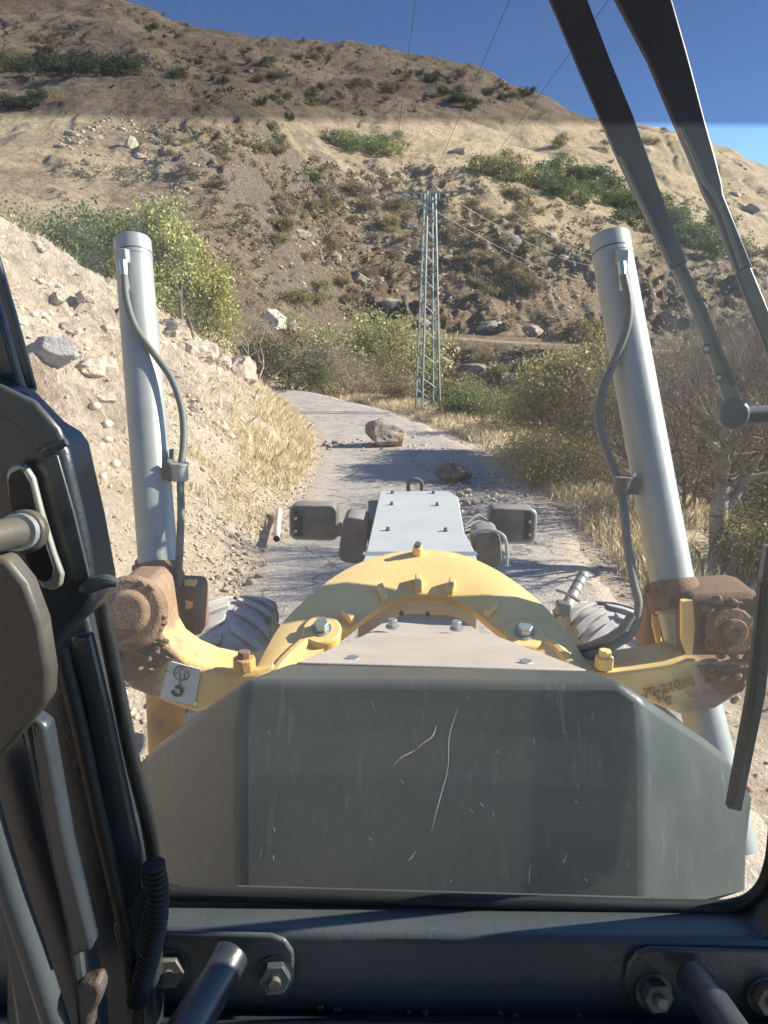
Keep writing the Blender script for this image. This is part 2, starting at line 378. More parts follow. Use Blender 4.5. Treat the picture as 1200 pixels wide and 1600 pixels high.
def arm_mat():
    m = metal_paint('yellow_paint_mud_ends', (.80, .54, .17), .45, .38, (.60, .45, .25), bumpk=.35, scale=9); t = m.node_tree; b = t.nodes['Principled BSDF']
    src = b.inputs['Base Color'].links[0].from_socket; co = objco(t); sp = t.nodes.new('ShaderNodeSeparateXYZ'); t.links.new(co, sp.inputs[0])
    ax = mathn(t, 'ADD', mathn(t, 'ABSOLUTE', mathn(t, 'SUBTRACT', sp.outputs[0], .02)), mathn(t, 'MULTIPLY', noise(t, 9, 6, .7, co), .30))
    f = ramp(t, ax, [(.80, (0, 0, 0)), (.90, (1, 1, 1))]); mc = mix(t, noise(t, 30, 5, .7, co), (.13, .075, .045), (.36, .24, .15))
    t.links.new(mix(t, f, src, mc), b.inputs['Base Color']); return m
MAT['arm'] = arm_mat()

def ground_mat(name, bd=.10):
    """colours from the point attributes grass / rock / green / track, plus fine procedural grain"""
    m, t, b, N, L = nodes(name); co = N('TexCoord').outputs['Object']
    def at(n):
        a = N('Attribute'); a.attribute_name = n; return a.outputs['Fac']
    far = at('far')
    n1, n2, n3 = noise(t, 1.3, 8, .65, co), noise(t, 9, 6, .7, co), noise(t, .16, 8, .62, co)
    nn = mathn(t, 'ADD', mathn(t, 'MULTIPLY', n1, .5), mathn(t, 'MULTIPLY', n2, .5))
    soil = ramp(t, nn, [(.30, (.27, .20, .145)), (.42, (.50, .40, .31)), (.51, (.66, .55, .435)), (.66, (.76, .67, .55))])
    grass = ramp(t, nn, [(.3, (.34, .25, .15)), (.5, (.62, .51, .34)), (.7, (.76, .66, .48))])
    fsoil = ramp(t, mathn(t, 'ADD', mathn(t, 'MULTIPLY', n3, .4), mathn(t, 'MULTIPLY', n1, .6)), [(.34, (.15, .105, .072)), (.45, (.31, .225, .15)), (.54, (.45, .345, .235)), (.66, (.58, .475, .345))])
    dk = mathn(t, 'MULTIPLY', at('brown'), ramp(t, n1, [(.35, (1, 1, 1)), (.62, (.25, .25, .25))]))
    fsoil = mix(t, dk, fsoil, (.215, .15, .10))
    fgrass = ramp(t, mathn(t, 'ADD', mathn(t, 'MULTIPLY', n3, .4), mathn(t, 'MULTIPLY', n1, .6)), [(.34, (.40, .29, .17)), (.47, (.66, .52, .32)), (.6, (.80, .66, .45))])
    rock = ramp(t, noise(t, 3.5, 8, .75, co), [(.3, (.13, .10, .08)), (.48, (.34, .275, .21)), (.64, (.60, .51, .41))])
    c = mix(t, at('grass'), mix(t, far, soil, fsoil), mix(t, far, grass, fgrass))
    c = mix(t, at('rock'), c, rock)
    c = mix(t, mathn(t, 'MULTIPLY', at('track'), .9), c, (.54, .45, .34))
    c = mix(t, mathn(t, 'MULTIPLY', at('green'), ramp(t, n1, [(.4, (0, 0, 0)), (.6, (1, 1, 1))])), c, (.12, .13, .055))
    L(c, b.inputs['Base Color']); b.inputs['Roughness'].default_value = .95; b.inputs['Specular IOR Level'].default_value = .1
    h = mathn(t, 'ADD', noise(t, 18, 6, .75, co), mathn(t, 'MULTIPLY', noise(t, 2.2, 8, .75, co), 2.5))
    h = mathn(t, 'ADD', h, mathn(t, 'MULTIPLY', noise(t, .9, 9, .78, co), 3.0 if bd > .2 else .6))
    bump(t, b, h, 1.0, bd)
    return m
MAT['ground'] = ground_mat('dry_ground'); MAT['hill'] = ground_mat('dry_hillside', .55)

def road_mat():
    m, t, b, N, L = nodes('worn_asphalt'); co = N('TexCoord').outputs['Object']
    v = N('TexVoronoi'); setin(v, Scale=38); L(co, v.inputs['Vector'])
    agg = ramp(t, v.outputs['Color'], [(.2, (.14, .13, .125)), (.55, (.27, .255, .24)), (.9, (.44, .42, .39))])
    dust = ramp(t, noise(t, .9, 8, .65, co), [(.4, (0, 0, 0)), (.68, (1, 1, 1))])
    c = mix(t, mathn(t, 'ADD', mathn(t, 'MULTIPLY', dust, .6), .28), agg, (.45, .40, .345))
    a = N('Attribute'); a.attribute_name = 'edge'
    c = mix(t, mathn(t, 'MULTIPLY', a.outputs['Fac'], ramp(t, noise(t, 5, 6, .7, co), [(.35, (0, 0, 0)), (.6, (1, 1, 1))])), c, (.55, .44, .32))
    w = N('TexWave'); w.bands_direction = 'X'; setin(w, Scale=.45, Distortion=2.5, Detail=3); L(co, w.inputs['Vector'])
    c = mix(t, mathn(t, 'MULTIPLY', ramp(t, w.outputs['Fac'], [(.5, (0, 0, 0)), (.9, (1, 1, 1))]), .25), c, (.42, .37, .32))
    vc = N('TexVoronoi'); vc.feature = 'DISTANCE_TO_EDGE'; setin(vc, Scale=.33); 
    mp = N('Mapping'); L(co, mp.inputs[0]); wn = N('TexNoise'); setin(wn, Scale=2.0, Detail=5); L(co, wn.inputs['Vector'])
    ad = N('VectorMath'); ad.operation = 'ADD'; L(mp.outputs[0], ad.inputs[0]); L(wn.outputs['Color'], ad.inputs[1]); L(ad.outputs[0], vc.inputs['Vector'])
    crack = ramp(t, vc.outputs['Distance'], [(.004, (1, 1, 1)), (.010, (0, 0, 0))])
    c = mix(t, mathn(t, 'MULTIPLY', crack, .6), c, (.09, .08, .07))
    L(c, b.inputs['Base Color']); b.inputs['Roughness'].default_value = .85; b.inputs['Specular IOR Level'].default_value = .25
    bump(t, b, mathn(t, 'ADD', v.outputs['Distance'], noise(t, 60, 3, .6, co)), .5, .012)
    return m
MAT['road'] = road_mat()
def rock_mat(name, lo, mid, hi, stain=None):
    m, t, b, N, L = nodes(name); co = objco(t)
    c = ramp(t, noise(t, 2.6, 9, .72, co, .6), [(.32, lo), (.5, mid), (.66, hi)])
    if stain:
        c = mix(t, ramp(t, noise(t, 1.3, 4, .6, co), [(.55, (0, 0, 0)), (.62, (1, 1, 1))]), c, stain)
    inf = N('ObjectInfo'); hs = N('HueSaturation'); L(c, hs.inputs['Color'])
    L(mathn(t, 'ADD', mathn(t, 'MULTIPLY', inf.outputs['Random'], .4), .8), hs.inputs['Value'])
    L(hs.outputs[0], b.inputs['Base Color']); b.inputs['Roughness'].default_value = .9; b.inputs['Specular IOR Level'].default_value = .2
    bump(t, b, mathn(t, 'ADD', noise(t, 6, 8, .75, co), noise(t, 30, 4, .7, co)), .9, .06)
    return m
MAT['boulder'] = rock_mat('brown_boulder_rock', (.12, .10, .085), (.33, .285, .24), (.58, .51, .43), (.48, .33, .22))
MAT['palerock'] = rock_mat('pale_bank_rock', (.26, .20, .16), (.52, .43, .34), (.70, .61, .5))
MAT['slab'] = rock_mat('grey_slab_rock', (.26, .25, .25), (.45, .43, .42), (.60, .58, .55))
MAT['greyrock'] = rock_mat('grey_hill_rock', (.13, .10, .08), (.32, .26, .20), (.56, .48, .38))
def stone_mat():
    m, t, b, N, L = nodes('loose_stone'); a = N('Attribute'); a.attribute_name = 'rnd'
    c = ramp(t, a.outputs['Fac'], [(0, (.20, .145, .10)), (.3, (.36, .28, .20)), (.7, (.55, .45, .34)), (1, (.68, .58, .46))])
    L(c, b.inputs['Base Color']); b.inputs['Roughness'].default_value = .9; b.inputs['Specular IOR Level'].default_value = .1
    bump(t, b, noise(t, 30, 4, .7, objco(t)), .6, .02); return m
MAT['stone'] = stone_mat()
def leaf_mat(name, stops, trans=.25):
    m, t, b, N, L = nodes(name); a = N('Attribute'); a.attribute_name = 'rnd'
    c = ramp(t, a.outputs['Fac'], stops); L(c, b.inputs['Base Color']); b.inputs['Roughness'].default_value = .6
    b.inputs['Specular IOR Level'].default_value = .25
    tr = N('BsdfTranslucent'); L(c, tr.inputs[0]); mx = N('MixShader'); mx.inputs[0].default_value = trans
    L(b.outputs[0], mx.inputs[1]); L(tr.outputs[0], mx.inputs[2]); L(mx.outputs[0], t.nodes['Material Output'].inputs[0])
    return m
MAT['leaf_yg'] = leaf_mat('yellow_green_leaves', [(0, (.11, .12, .04)), (.4, (.30, .31, .11)), (.8, (.50, .47, .20)), (1, (.60, .48, .22))])
MAT['leaf_ol'] = leaf_mat('olive_leaves', [(0, (.07, .075, .03)), (.5, (.20, .185, .07)), (.85, (.36, .29, .12)), (1, (.44, .28, .12))])
MAT['leaf_yo'] = leaf_mat('yellow_olive_leaves', [(0, (.09, .085, .03)), (.4, (.26, .23, .09)), (.8, (.48, .40, .17)), (1, (.52, .34, .14))])
MAT['leaf_dkol'] = leaf_mat('dark_olive_leaves', [(0, (.035, .04, .02)), (.5, (.10, .095, .045)), (1, (.24, .20, .09))])
MAT['leaf_gr'] = leaf_mat('green_leaves', [(0, (.045, .075, .025)), (.5, (.11, .16, .055)), (1, (.22, .25, .09))])
MAT['leaf_dk'] = leaf_mat('dark_green_leaves', [(0, (.03, .055, .03)), (.5, (.075, .11, .055)), (1, (.13, .16, .08))])
MAT['leaf_dr'] = leaf_mat('dry_brown_leaves', [(0, (.10, .07, .045)), (.5, (.25, .19, .12)), (1, (.42, .33, .2))])
MAT['straw'] = leaf_mat('dry_straw', [(0, (.34, .26, .15)), (.5, (.64, .53, .33)), (1, (.82, .73, .52))], .3)
MAT['bark'] = rock_mat('grey_bark', (.08, .06, .045), (.18, .14, .11), (.32, .27, .22))
MAT['palebark'] = rock_mat('pale_bark', (.13, .10, .08), (.32, .26, .20), (.58, .50, .40))

# ------------------------------------------------------------ ground, hillside, road
def grid(xs2d, ys2d, name, far):
    ny, nx = xs2d.shape; X, Y = xs2d.ravel(), ys2d.ravel(); Z = H(X, Y)
    idx = np.arange(nx * ny).reshape(ny, nx)
    Fc = np.stack([idx[:-1, :-1], idx[:-1, 1:], idx[1:, 1:], idx[1:, :-1]], -1).reshape(-1, 4)
    d = xl(Y) - X; e = X - xr(Y)
    z2 = Z.reshape(ny, nx); gy, gx = np.gradient(z2); dx = np.gradient(xs2d, axis=1); dy = np.gradient(ys2d, axis=0)
    slope = np.hypot(gx / dx, gy / dy).ravel()
    if far:
        s = X / Y
        g = sstep(-.2, .2, fbm(X / 18, Y / 26, o=4, s=61)) * .75
        g = np.maximum(g, sstep(140, 152, Y) * (1 - sstep(185, 230, Y)) * sstep(-.12, .05, s) * .95)          # pale grass bench behind the knoll
        g = np.maximum(g, sstep(150, 190, Y) * sstep(.02, .2, s) * .8)
        g = np.maximum(g, sstep(.3, .5, s) * sstep(95, 110, Y) * .7)
        g = g * (1 - .55 * sstep(200, 260, Y) * sstep(.25, .05, s))
        r = sstep(.75, 1.3, slope) * .8 * sstep(.0, .25, fbm(X / 5, Y / 5, o=4, s=66) + .15)
        r = np.maximum(r, sstep(.15, .4, fbm(X / 9, Y / 9, o=5, s=68)) * .6 * (1 - sstep(120, 160, Y)))
        tk = sstep(82.8, 83.4, Y) * (1 - sstep(85.2, 85.8, Y)) * sstep(-.09, -.04, s)
        gr = np.zeros_like(X) + sstep(.3, .5, fbm(X / 12, Y / 12, o=3, s=71)) * .35
        bw = np.clip((sstep(70, 76, Y) * (1 - sstep(112, 136, Y)) + (1 - sstep(76, 82, Y))) * sstep(-.12, .16, fbm(X / 11, Y / 16, o=4, s=73) + .06), 0, 1)
        bw = bw * (1 - .7 * sstep(.35, .5, s)) * (1 - .8 * sstep(-.15, -.3, s)); g = g * (1 - .75 * bw); bw = bw * (1 - tk)
        at = dict(brown=bw, grass=g * (1 - r), rock=r * (1 - tk), track=tk, green=gr * (1 - tk), far=np.ones_like(X))
    else:
        g = sstep(-.05, .25, fbm(X * .6, Y * .45, o=4, s=75)) * .6
        g = np.maximum(g, (1 - sstep(.6, 1.8, d)) * sstep(.02, .15, d) * sstep(9, 12, Y) * .95)
        g = np.maximum(g, sstep(.25, .6, e) * .85)
        g = g * (1 - .5 * sstep(3.5, 5, e)); r = sstep(1.1, 1.8, slope) * sstep(.8, 1.6, d) * .75
        at = dict(brown=0 * X, grass=g, rock=r, track=0 * X, green=sstep(3, 6, e) * .5, far=sstep(30, 44, Y) * .8 + .0 * X)
        at['far'] = np.maximum(at['far'], sstep(3, 6, e) * .8)
    me = np_mesh(name, np.stack([X, Y, Z], 1), Fc, True, at)
    return tag(link(name, me, MAT['hill' if far else 'ground']), kind='structure')
nearx, neary = np.meshgrid(np.concatenate([np.arange(-40, -14, .4), np.arange(-14, 8, .1), np.arange(8, 34, .4)]), np.concatenate([np.arange(-12, 3, .4), np.arange(3, 46, .12)]))
grid(nearx, neary, 'ground', False)
ss = np.linspace(-.95, .95, 860); yy = np.exp(np.linspace(math.log(45.2), math.log(430), 640))
S2, Y2 = np.meshgrid(ss, yy); grid(S2 * Y2, Y2, 'hillside', True)

def build_road():
    ys = np.arange(-12, 46, .2); n = 26; V, E = [], []
    for y in ys:
        a, b = float(xl(y)), float(xr(y))
        a += .14 * float(vnoise(np.array(y * 1.3), np.array(3.), s=4)) + .05 * float(vnoise(np.array(y * 5.), np.array(7.), s=4))
        b += .14 * float(vnoise(np.array(y * 1.1), np.array(9.), s=5)) + .05 * float(vnoise(np.array(y * 5.), np.array(2.), s=5))
        for i in range(n):
            f = i / (n - 1); V.append((a + (b - a) * f, y, .004 + .02 * math.sin(math.pi * f) - (.03 if i in (0, n - 1) else 0)))
            E.append(1 - sstep(0, .16, min(f, 1 - f)))
    idx = np.arange(len(V)).reshape(len(ys), n)
    Fc = np.stack([idx[:-1, :-1], idx[:-1, 1:], idx[1:, 1:], idx[1:, :-1]], -1).reshape(-1, 4)
    tag(link('road', np_mesh('road', np.array(V), Fc, True, dict(edge=E)), MAT['road']), kind='structure')
build_road()

# ------------------------------------------------------------ joined scatters (stones, straw)
def rotmats(n, rng):
    q = rng.normal(size=(n, 4)); q /= np.linalg.norm(q, axis=1)[:, None]; w, x, y, z = q.T
    return np.stack([1 - 2 * (y * y + z * z), 2 * (x * y - z * w), 2 * (x * z + y * w), 2 * (x * y + z * w), 1 - 2 * (x * x + z * z), 2 * (y * z - x * w),
                     2 * (x * z - y * w), 2 * (y * z + x * w), 1 - 2 * (x * x + y * y)], 1).reshape(n, 3, 3)
def scatter_rocks(name, pts, size, label, cat, mat='stone', sub=1, seed=1, sink=.25, flat=.7, rndlo=0, rndhi=1):
    rng = np.random.default_rng(seed); VV, FF, A, n = [], [], [], 0
    kinds = [lathe_rock(seed * 10 + k, sub, 12, lo=.30) for k in range(6)]
    which = rng.integers(0, 6, len(pts))
    for k, (V, Fc) in enumerate(kinds):
        p = pts[which == k]; s = size[which == k]; m = len(p)
        if not m: continue
        R = rotmats(m, rng); sc3 = np.stack([s * rng.uniform(.7, 1.3, m), s * rng.uniform(.7, 1.3, m), s * rng.uniform(.6, 1.2, m)], 1)
        W = np.einsum('nij,vj->nvi', R, V) * sc3[:, None, :]; W[:, :, 2] *= flat
        W = W + p[:, None, :] + np.array([0, 0, 1.])[None, None] * (s * (flat * .8 - sink * 1.6))[:, None, None]
        VV.append(W.reshape(-1, 3)); FF.append((Fc[None] + (np.arange(m) * len(V))[:, None, None] + n).reshape(-1, 3)); n += m * len(V)
        A.append(np.repeat(rng.uniform(rndlo, rndhi, m), len(V)))
    me = np_mesh(name, np.vstack(VV), np.vstack(FF), False, dict(rnd=np.concatenate(A)))
    return tag(link(name, me, MAT[mat]), label, cat, kind='stuff')
def ground_pts(n, fx, fy, keep, rng):
    x = rng.uniform(*fx, n); y = rng.uniform(*fy, n); k = keep(x, y, rng); x, y = x[k], y[k]
    return np.stack([x, y, HF(x, y)], 1)
rng = np.random.default_rng(5)
p = ground_pts(60000, (-9, -1.2), (2, 22), lambda x, y, r: (r.random(len(x)) < np.clip(.07 + .9 * np.exp(-((xl(y) - x - .45) / .5) ** 2), 0, 1) * sstep(-.5, .05, xl(y) - x) * np.clip(1.5 - y / 16, .25, 1)), rng)
scatter_rocks('gravel', p, .012 + .035 * rng.random(len(p)) ** 3, 'pale loose gravel and small stones spread over the left bank and its foot', 'gravel', seed=3)
p = ground_pts(4200, (1.7, 6), (3, 24), lambda x, y, r: (r.random(len(x)) < np.exp(-((x - xr(y) - .25) / .5) ** 2)), rng)
scatter_rocks('gravel', p, .012 + .04 * rng.random(len(p)) ** 2, 'brown loose gravel along the right edge of the road', 'gravel', seed=4, rndhi=.7)
p = ground_pts(9000, (-1.9, 2.5), (2, 26), lambda x, y, r: r.random(len(x)) < .25 + .5 * np.exp(-((x - xl(y)) / .5) ** 2), rng); p[:, 2] = .012
scatter_rocks('gravel', p, .006 + .013 * rng.random(len(p)) ** 2, 'fine gravel strewn over the asphalt', 'gravel', seed=6, rndlo=.2)

def straw(name, base, hgt, label, seed, spread=.35, width=.006, mat='straw'):
    rng = np.random.default_rng(seed); n = len(base)
    th = rng.uniform(0, 2 * math.pi, n); lean = rng.normal(0, spread, (n, 2)); h = hgt * rng.uniform(.5, 1.25, n)
    w = np.stack([np.cos(th), np.sin(th), 0 * th], 1) * (width * rng.uniform(.6, 1.6, n))[:, None]
    mid = base + np.stack([lean[:, 0] * h * .35, lean[:, 1] * h * .35, h * .6], 1); tip = base + np.stack([lean[:, 0] * h, lean[:, 1] * h, h * .95], 1)
    V = np.stack([base - w, base + w, mid + w * .7, tip, mid - w * .7], 1).reshape(-1, 3)
    Fc = (np.array([0, 1, 2, 3, 4])[None] + (np.arange(n) * 5)[:, None])
    return tag(link(name, np_mesh(name, V, Fc, False, dict(rnd=np.repeat(rng.random(n), 5))), MAT[mat]), label, 'grass', kind='stuff')
def clumped(n, fx, fy, dens, rng, thr=-.1, cs=1.3):
    x = rng.uniform(*fx, n); y = rng.uniform(*fy, n)
    k = rng.random(n) < dens(x, y) * sstep(thr - .15, thr + .35, fbm(x * cs, y * cs, o=3, s=83)); x, y = x[k], y[k]
    return np.stack([x, y, HF(x, y) - .01], 1)
b = clumped(150000, (-9.5, -1.5), (8, 34), lambda x, y: np.exp(-((xl(y) - x - .75) / .75) ** 2) * (xl(y) - x > .08) * sstep(9, 12, y) + .10 * (xl(y) - x > 1), rng, -.35)
straw('grass', b, np.where(b[:, 1] > 14, .20, .13), 'short dry yellow grass covering the foot of the left bank', 21, .5)
b = clumped(130000, (-4, 7), (6, 33), lambda x, y: sstep(.1, .35, x - xr(y)) * (1 - sstep(2.2, 4., x - xr(y))), rng, -.25)
straw('grass', b, .26, 'tall dry yellow grass on the right road verge', 22, .35)

_b = np.concatenate([np.array([-.6, 19.3]) + np.random.default_rng(2).normal(0, 1, (150, 2)) * np.array([1.1, .55]), np.array([1.3, 13.6]) + np.random.default_rng(3).normal(0, 1, (170, 2)) * np.array([.45, .9])])
_b = _b[(_b[:, 0] > xl(_b[:, 1])) & (_b[:, 0] < xr(_b[:, 1]))]; _b = np.column_stack([_b, np.full(len(_b), .02)])
scatter_rocks('gravel', _b, .015 + .06 * np.random.default_rng(4).random(len(_b)) ** 3, 'rock chips scattered round the two fallen boulders', 'gravel', seed=12)
# bedding rocks pushed out of the left bank, hill rubble
def hit_region(n, polys, rng):
    """ground points under picture-space ellipses (cu, cv, ru, rv, weight)"""
    w = np.array([q[4] for q in polys], float); w /= w.sum(); k = rng.choice(len(polys), n, p=w); q = np.array([p_[:4] for p_ in polys])[k]
    a = rng.uniform(0, 2 * math.pi, n); r = np.sqrt(rng.random(n))
    o = hit(q[:, 0] + q[:, 2] * r * np.cos(a), q[:, 1] + q[:, 3] * r * np.sin(a)); return o[~np.isnan(o[:, 0])]
p = hit_region(7000, [(560, 370, 170, 90, 3), (800, 430, 160, 90, 3), (850, 590, 130, 50, 4), (700, 560, 90, 45, 2), (180, 215, 90, 30, 1.3), (1150, 310, 60, 30, 1.2), (300, 260, 160, 60, .8),
                      (620, 95, 250, 30, .5), (450, 100, 260, 60, .8), (1000, 420, 160, 90, 1.5), (620, 320, 180, 60, 1)], rng)
cl = fbm(p[:, 0] / 5, p[:, 1] / 5, o=3, s=91); p = p[cl > -.12]
p = p[(p[:, 1] > 46) & ~((p[:, 1] > 81.5) & (p[:, 1] < 87.5) & (p[:, 0] > -8))]
sz = (.10 + .45 * rng.random(len(p)) ** 4) * np.clip(p[:, 1] / 90, .6, 1.4)
scatter_rocks('rubble', p, sz, 'grey broken rock scattered over the far hillside', 'rocks', seed=8, sub=1, rndhi=.45, sink=.4)
p = ground_pts(16000, (-13, -2), (3, 33), lambda x, y, r: (fbm(x * .8, y * .8, o=3, s=95) > .12) & (xl(y) - x > .9), rng)
scatter_rocks('rubble', p, (.02 + .14 * rng.random(len(p)) ** 6) * np.clip(p[:, 1] / 13, .25, 1), 'pale angular rubble lying on the left bank', 'rocks', seed=9, sub=1, rndlo=.35, sink=.35)

# ------------------------------------------------------------ boulders one can point to
def boulder(u, v, wpx, hpx, label, mat='boulder', seed=0, group=None, depthk=.8, name='boulder', rot=None, onroad=False, sub=4, sink=.12):
    c = PZ(u, v, 0.01) if onroad else hit(u, v)[0]
    if np.isnan(c[0]): return
    t = (c - CAM) @ FW; w = wpx * t / F; h = hpx * t / F * 1.03
    V, Fc = lathe_rock(seed + 200, sub, 20, .12, .55)
    V = V / np.abs(V).max(0); V = V * np.array([w / 2, w / 2 * depthk, h / 2])
    V[:, 2] -= V[:, 2].min() + h * sink
    o = link(name, np_mesh(name, V, Fc, 35), MAT[mat], None, (c[0], c[1] + w * depthk * .3, c[2]), rot or 0)
    return tag(o, label, 'rock', group)
boulder(604, 699, 74, 54, 'large brown boulder fallen on the road, the farther and bigger of two', seed=5, onroad=True, rot=.3, sub=5, sink=.14)
boulder(710, 757, 64, 38, 'flat dark boulder fallen on the road behind the grader nose', seed=8, onroad=True, rot=-.2, sub=5, sink=.06)
G_ = 'fallen stones beside the nearer boulder'
_oc = [(718, 778, 16), (731, 772, 14), (742, 790, 14), (728, 792, 16), (716, 796, 12), (747, 803, 12), (735, 806, 12), (724, 765, 10)]
for i, (u, v, w) in enumerate(_oc):
    boulder(u, v, w, w * .8, 'small pale stone in the heap beyond the right headlamp, ' + ordinal(sorted(range(len(_oc)), key=lambda k_: _oc[k_][0]).index(i)) + ' from the left', 'palerock', 20 + i, G_, onroad=True, sub=2)
_oc = [(508, 697, 12), (524, 694, 14), (533, 697, 10), (516, 700, 9), (560, 688, 7)]
for i, (u, v, w) in enumerate(_oc):
    boulder(u, v, w, w * .5, 'small brown stone left of the big boulder, ' + ordinal(sorted(range(len(_oc)), key=lambda k_: _oc[k_][0]).index(i)) + ' from the left', 'boulder', 40 + i, 'small stones left of the big boulder', onroad=True, sub=2)
for i, (u, v, w, h, m, l) in enumerate([
    (68, 560, 95, 62, 'slab', 'broad grey slab of rock set in the left bank beside the cab edge'),
    (140, 578, 75, 42, 'palerock', 'angular pale rock jutting from the left bank left of the cylinder'),
    (170, 520, 40, 26, 'palerock', 'small pale rock high on the left bank left of the cylinder'),
    (100, 515, 50, 26, 'palerock', 'flat pale rock above the grey slab on the left bank'),
    (262, 520, 60, 40, 'palerock', 'brown rock block under the yellow green tree on the bank edge'),
    (305, 560, 70, 50, 'palerock', 'rounded tan rock on the bank right of the cylinder'),
    (378, 590, 50, 58, 'palerock', 'upright tan outcrop at the nose of the left bank'),
    (345, 575, 46, 36, 'palerock', 'tan rock just left of the bank nose'),
    (130, 470, 40, 26, 'palerock', 'tan rock near the top of the left bank'),
    (55, 385, 34, 20, 'palerock', 'dark topped rock at the bank crest near the left picture edge'),
    (160, 625, 46, 22, 'palerock', 'low rock below the angular rock on the left bank'),
    (425, 505, 60, 42, 'palerock', 'pale outcrop behind the bare shrub, left of the road bend'),
    (455, 515, 34, 26, 'palerock', 'smaller pale rock right of the pale outcrop at the bend'),
    (85, 470, 36, 24, 'palerock', 'tan rock above the grey slab, near the bank crest'),
    (210, 600, 38, 24, 'palerock', 'tan rock seen just left of the cylinder on the bank'),
    (20, 500, 44, 30, 'palerock', 'tan rock at the picture edge left of the grey slab'),
    (300, 640, 34, 18, 'palerock', 'low tan rock between the hose and the dry grass')]):
    boulder(u, v, w, h, l, m, 60 + i, sub=5, depthk=.7, sink=.38, rot=i * .7)
G_ = 'stones fallen to the foot of the left bank'
_oc = [(405, 905, 18), (392, 915, 20), (372, 895, 14), (360, 948, 20), (340, 905, 13), (415, 885, 12), (385, 868, 11), (455, 795, 9), (462, 765, 8), (350, 925, 16), (330, 880, 10), (372, 838, 12), (430, 745, 8)]
for i, (u, v, w) in enumerate(_oc):
    boulder(u, v, w, w * .6, 'grey stone at the foot of the left bank, ' + ordinal(sorted(range(len(_oc)), key=lambda k_: _oc[k_][0]).index(i)) + ' from the left', 'palerock', 90 + i, G_, sub=2)
G_ = 'rock outcrops on the far slope'
_oc = [(470, 360, 34, 18), (520, 395, 38, 20), (560, 430, 40, 22), (610, 470, 44, 26), (700, 400, 30, 16), (740, 430, 40, 22), (800, 372, 46, 24), (860, 365, 40, 26), (880, 400, 30, 16), (770, 505, 60, 26),
        (830, 512, 50, 24), (900, 515, 44, 22), (720, 600, 40, 26), (770, 620, 60, 40), (800, 590, 46, 36), (690, 560, 34, 20), (740, 570, 40, 22), (630, 590, 40, 30), (610, 560, 28, 22), (850, 620, 50, 44), (910, 600, 40, 40),
        (640, 350, 26, 12), (590, 340, 24, 12), (660, 500, 46, 20), (715, 232, 40, 16), (110, 205, 30, 16), (150, 212, 30, 14), (205, 218, 34, 26), (215, 240, 26, 12), (95, 225, 24, 12), (1150, 300, 30, 14), (1180, 320, 36, 20), (1120, 345, 24, 12),
        (760, 340, 20, 10), (950, 420, 30, 14), (480, 95, 20, 7), (560, 80, 16, 6), (390, 110, 22, 8), (660, 110, 14, 6), (745, 115, 14, 6), (1165, 262, 14, 7), (1140, 245, 12, 6)]
for i, (u, v, w, h) in enumerate(_oc):
    boulder(u, v + h / 2, w, h, 'grey brown rock outcrop on the far slope, ' + ordinal(sorted(range(len(_oc)), key=lambda k_: _oc[k_][0]).index(i)) + ' from the left', 'greyrock', 120 + i, G_, sub=3, depthk=.8, name='rock_outcrop', sink=.3, rot=i)

# ------------------------------------------------------------ trees and shrubs
def frusta(S, segs=5):
    S = np.array(S); p0, p1, r0, r1 = S[:, :3], S[:, 3:6], S[:, 6], S[:, 7]; n = len(S)
    T = p1 - p0; T /= np.linalg.norm(T, axis=1)[:, None] + 1e-9
    a = np.cross(T, np.where(np.abs(T[:, 2:3]) > .8, [[1., 0, 0]], [[0, 0, 1.]])); a /= np.linalg.norm(a, axis=1)[:, None]; b = np.cross(T, a)
    th = np.arange(segs) * 2 * math.pi / segs; c = a[:, None] * np.cos(th)[None, :, None] + b[:, None] * np.sin(th)[None, :, None]
    V = np.concatenate([p0[:, None] + c * r0[:, None, None], p1[:, None] + c * r1[:, None, None]], 1).reshape(-1, 3)
    k = np.arange(segs); k2 = (k + 1) % segs; Fq = np.stack([k, k2, k2 + segs, k + segs], 1)
    return V, (Fq[None] + (np.arange(n) * 2 * segs)[:, None, None]).reshape(-1, 4)
def grow(seed, h, spread=.6, stems=1, levels=4, kids=4, r0=None, up=.25, wig=.18, lenk=.68):
    rnd = random.Random(seed); segs, tips = [], []
    def br(p, d, L, r, lv):
        n = 4; q = Vector(p); d = Vector(d).normalized()
        for i in range(n):
            d = (d + Vector((rnd.gauss(0, wig), rnd.gauss(0, wig), rnd.gauss(0, wig) + up * .12))).normalized()
            e = q + d * (L / n); ra, rb = r * (1 - .5 * i / n), r * (1 - .5 * (i + 1) / n)
            segs.append((*q, *e, ra, rb)); q = e
            if lv < levels and i >= 1:
                for _ in range(max(1, kids // 3) if i < n - 1 else kids - 2 * max(1, kids // 3) + 1):
                    ax = Vector((rnd.gauss(0, 1), rnd.gauss(0, 1), rnd.gauss(0, .5))).normalized()
                    nd = (d * (1 - spread * .6) + ax * spread + Vector((0, 0, up))).normalized()
                    br(q, nd, L * lenk * rnd.uniform(.7, 1.15), rb * .62, lv + 1)
            if lv >= levels - 1: tips.append(tuple(q))
    r0 = r0 or h * .02
    for s in range(stems):
        a = rnd.uniform(0, 6.28); o = (0 if stems == 1 else spread * .8)
        br((math.cos(a) * h * .03 * (stems > 1), math.sin(a) * h * .03 * (stems > 1), -.05 * h), (math.cos(a) * o, math.sin(a) * o, 1), h * .42, r0 * (1 if s == 0 else .75), 0 if stems == 1 else 1)
    S, Tp = np.array(segs), np.array(tips)
    top = Tp[:, 2].max(); k = h / top; S[:, :6] *= k; Tp = Tp * k
    return S, Tp
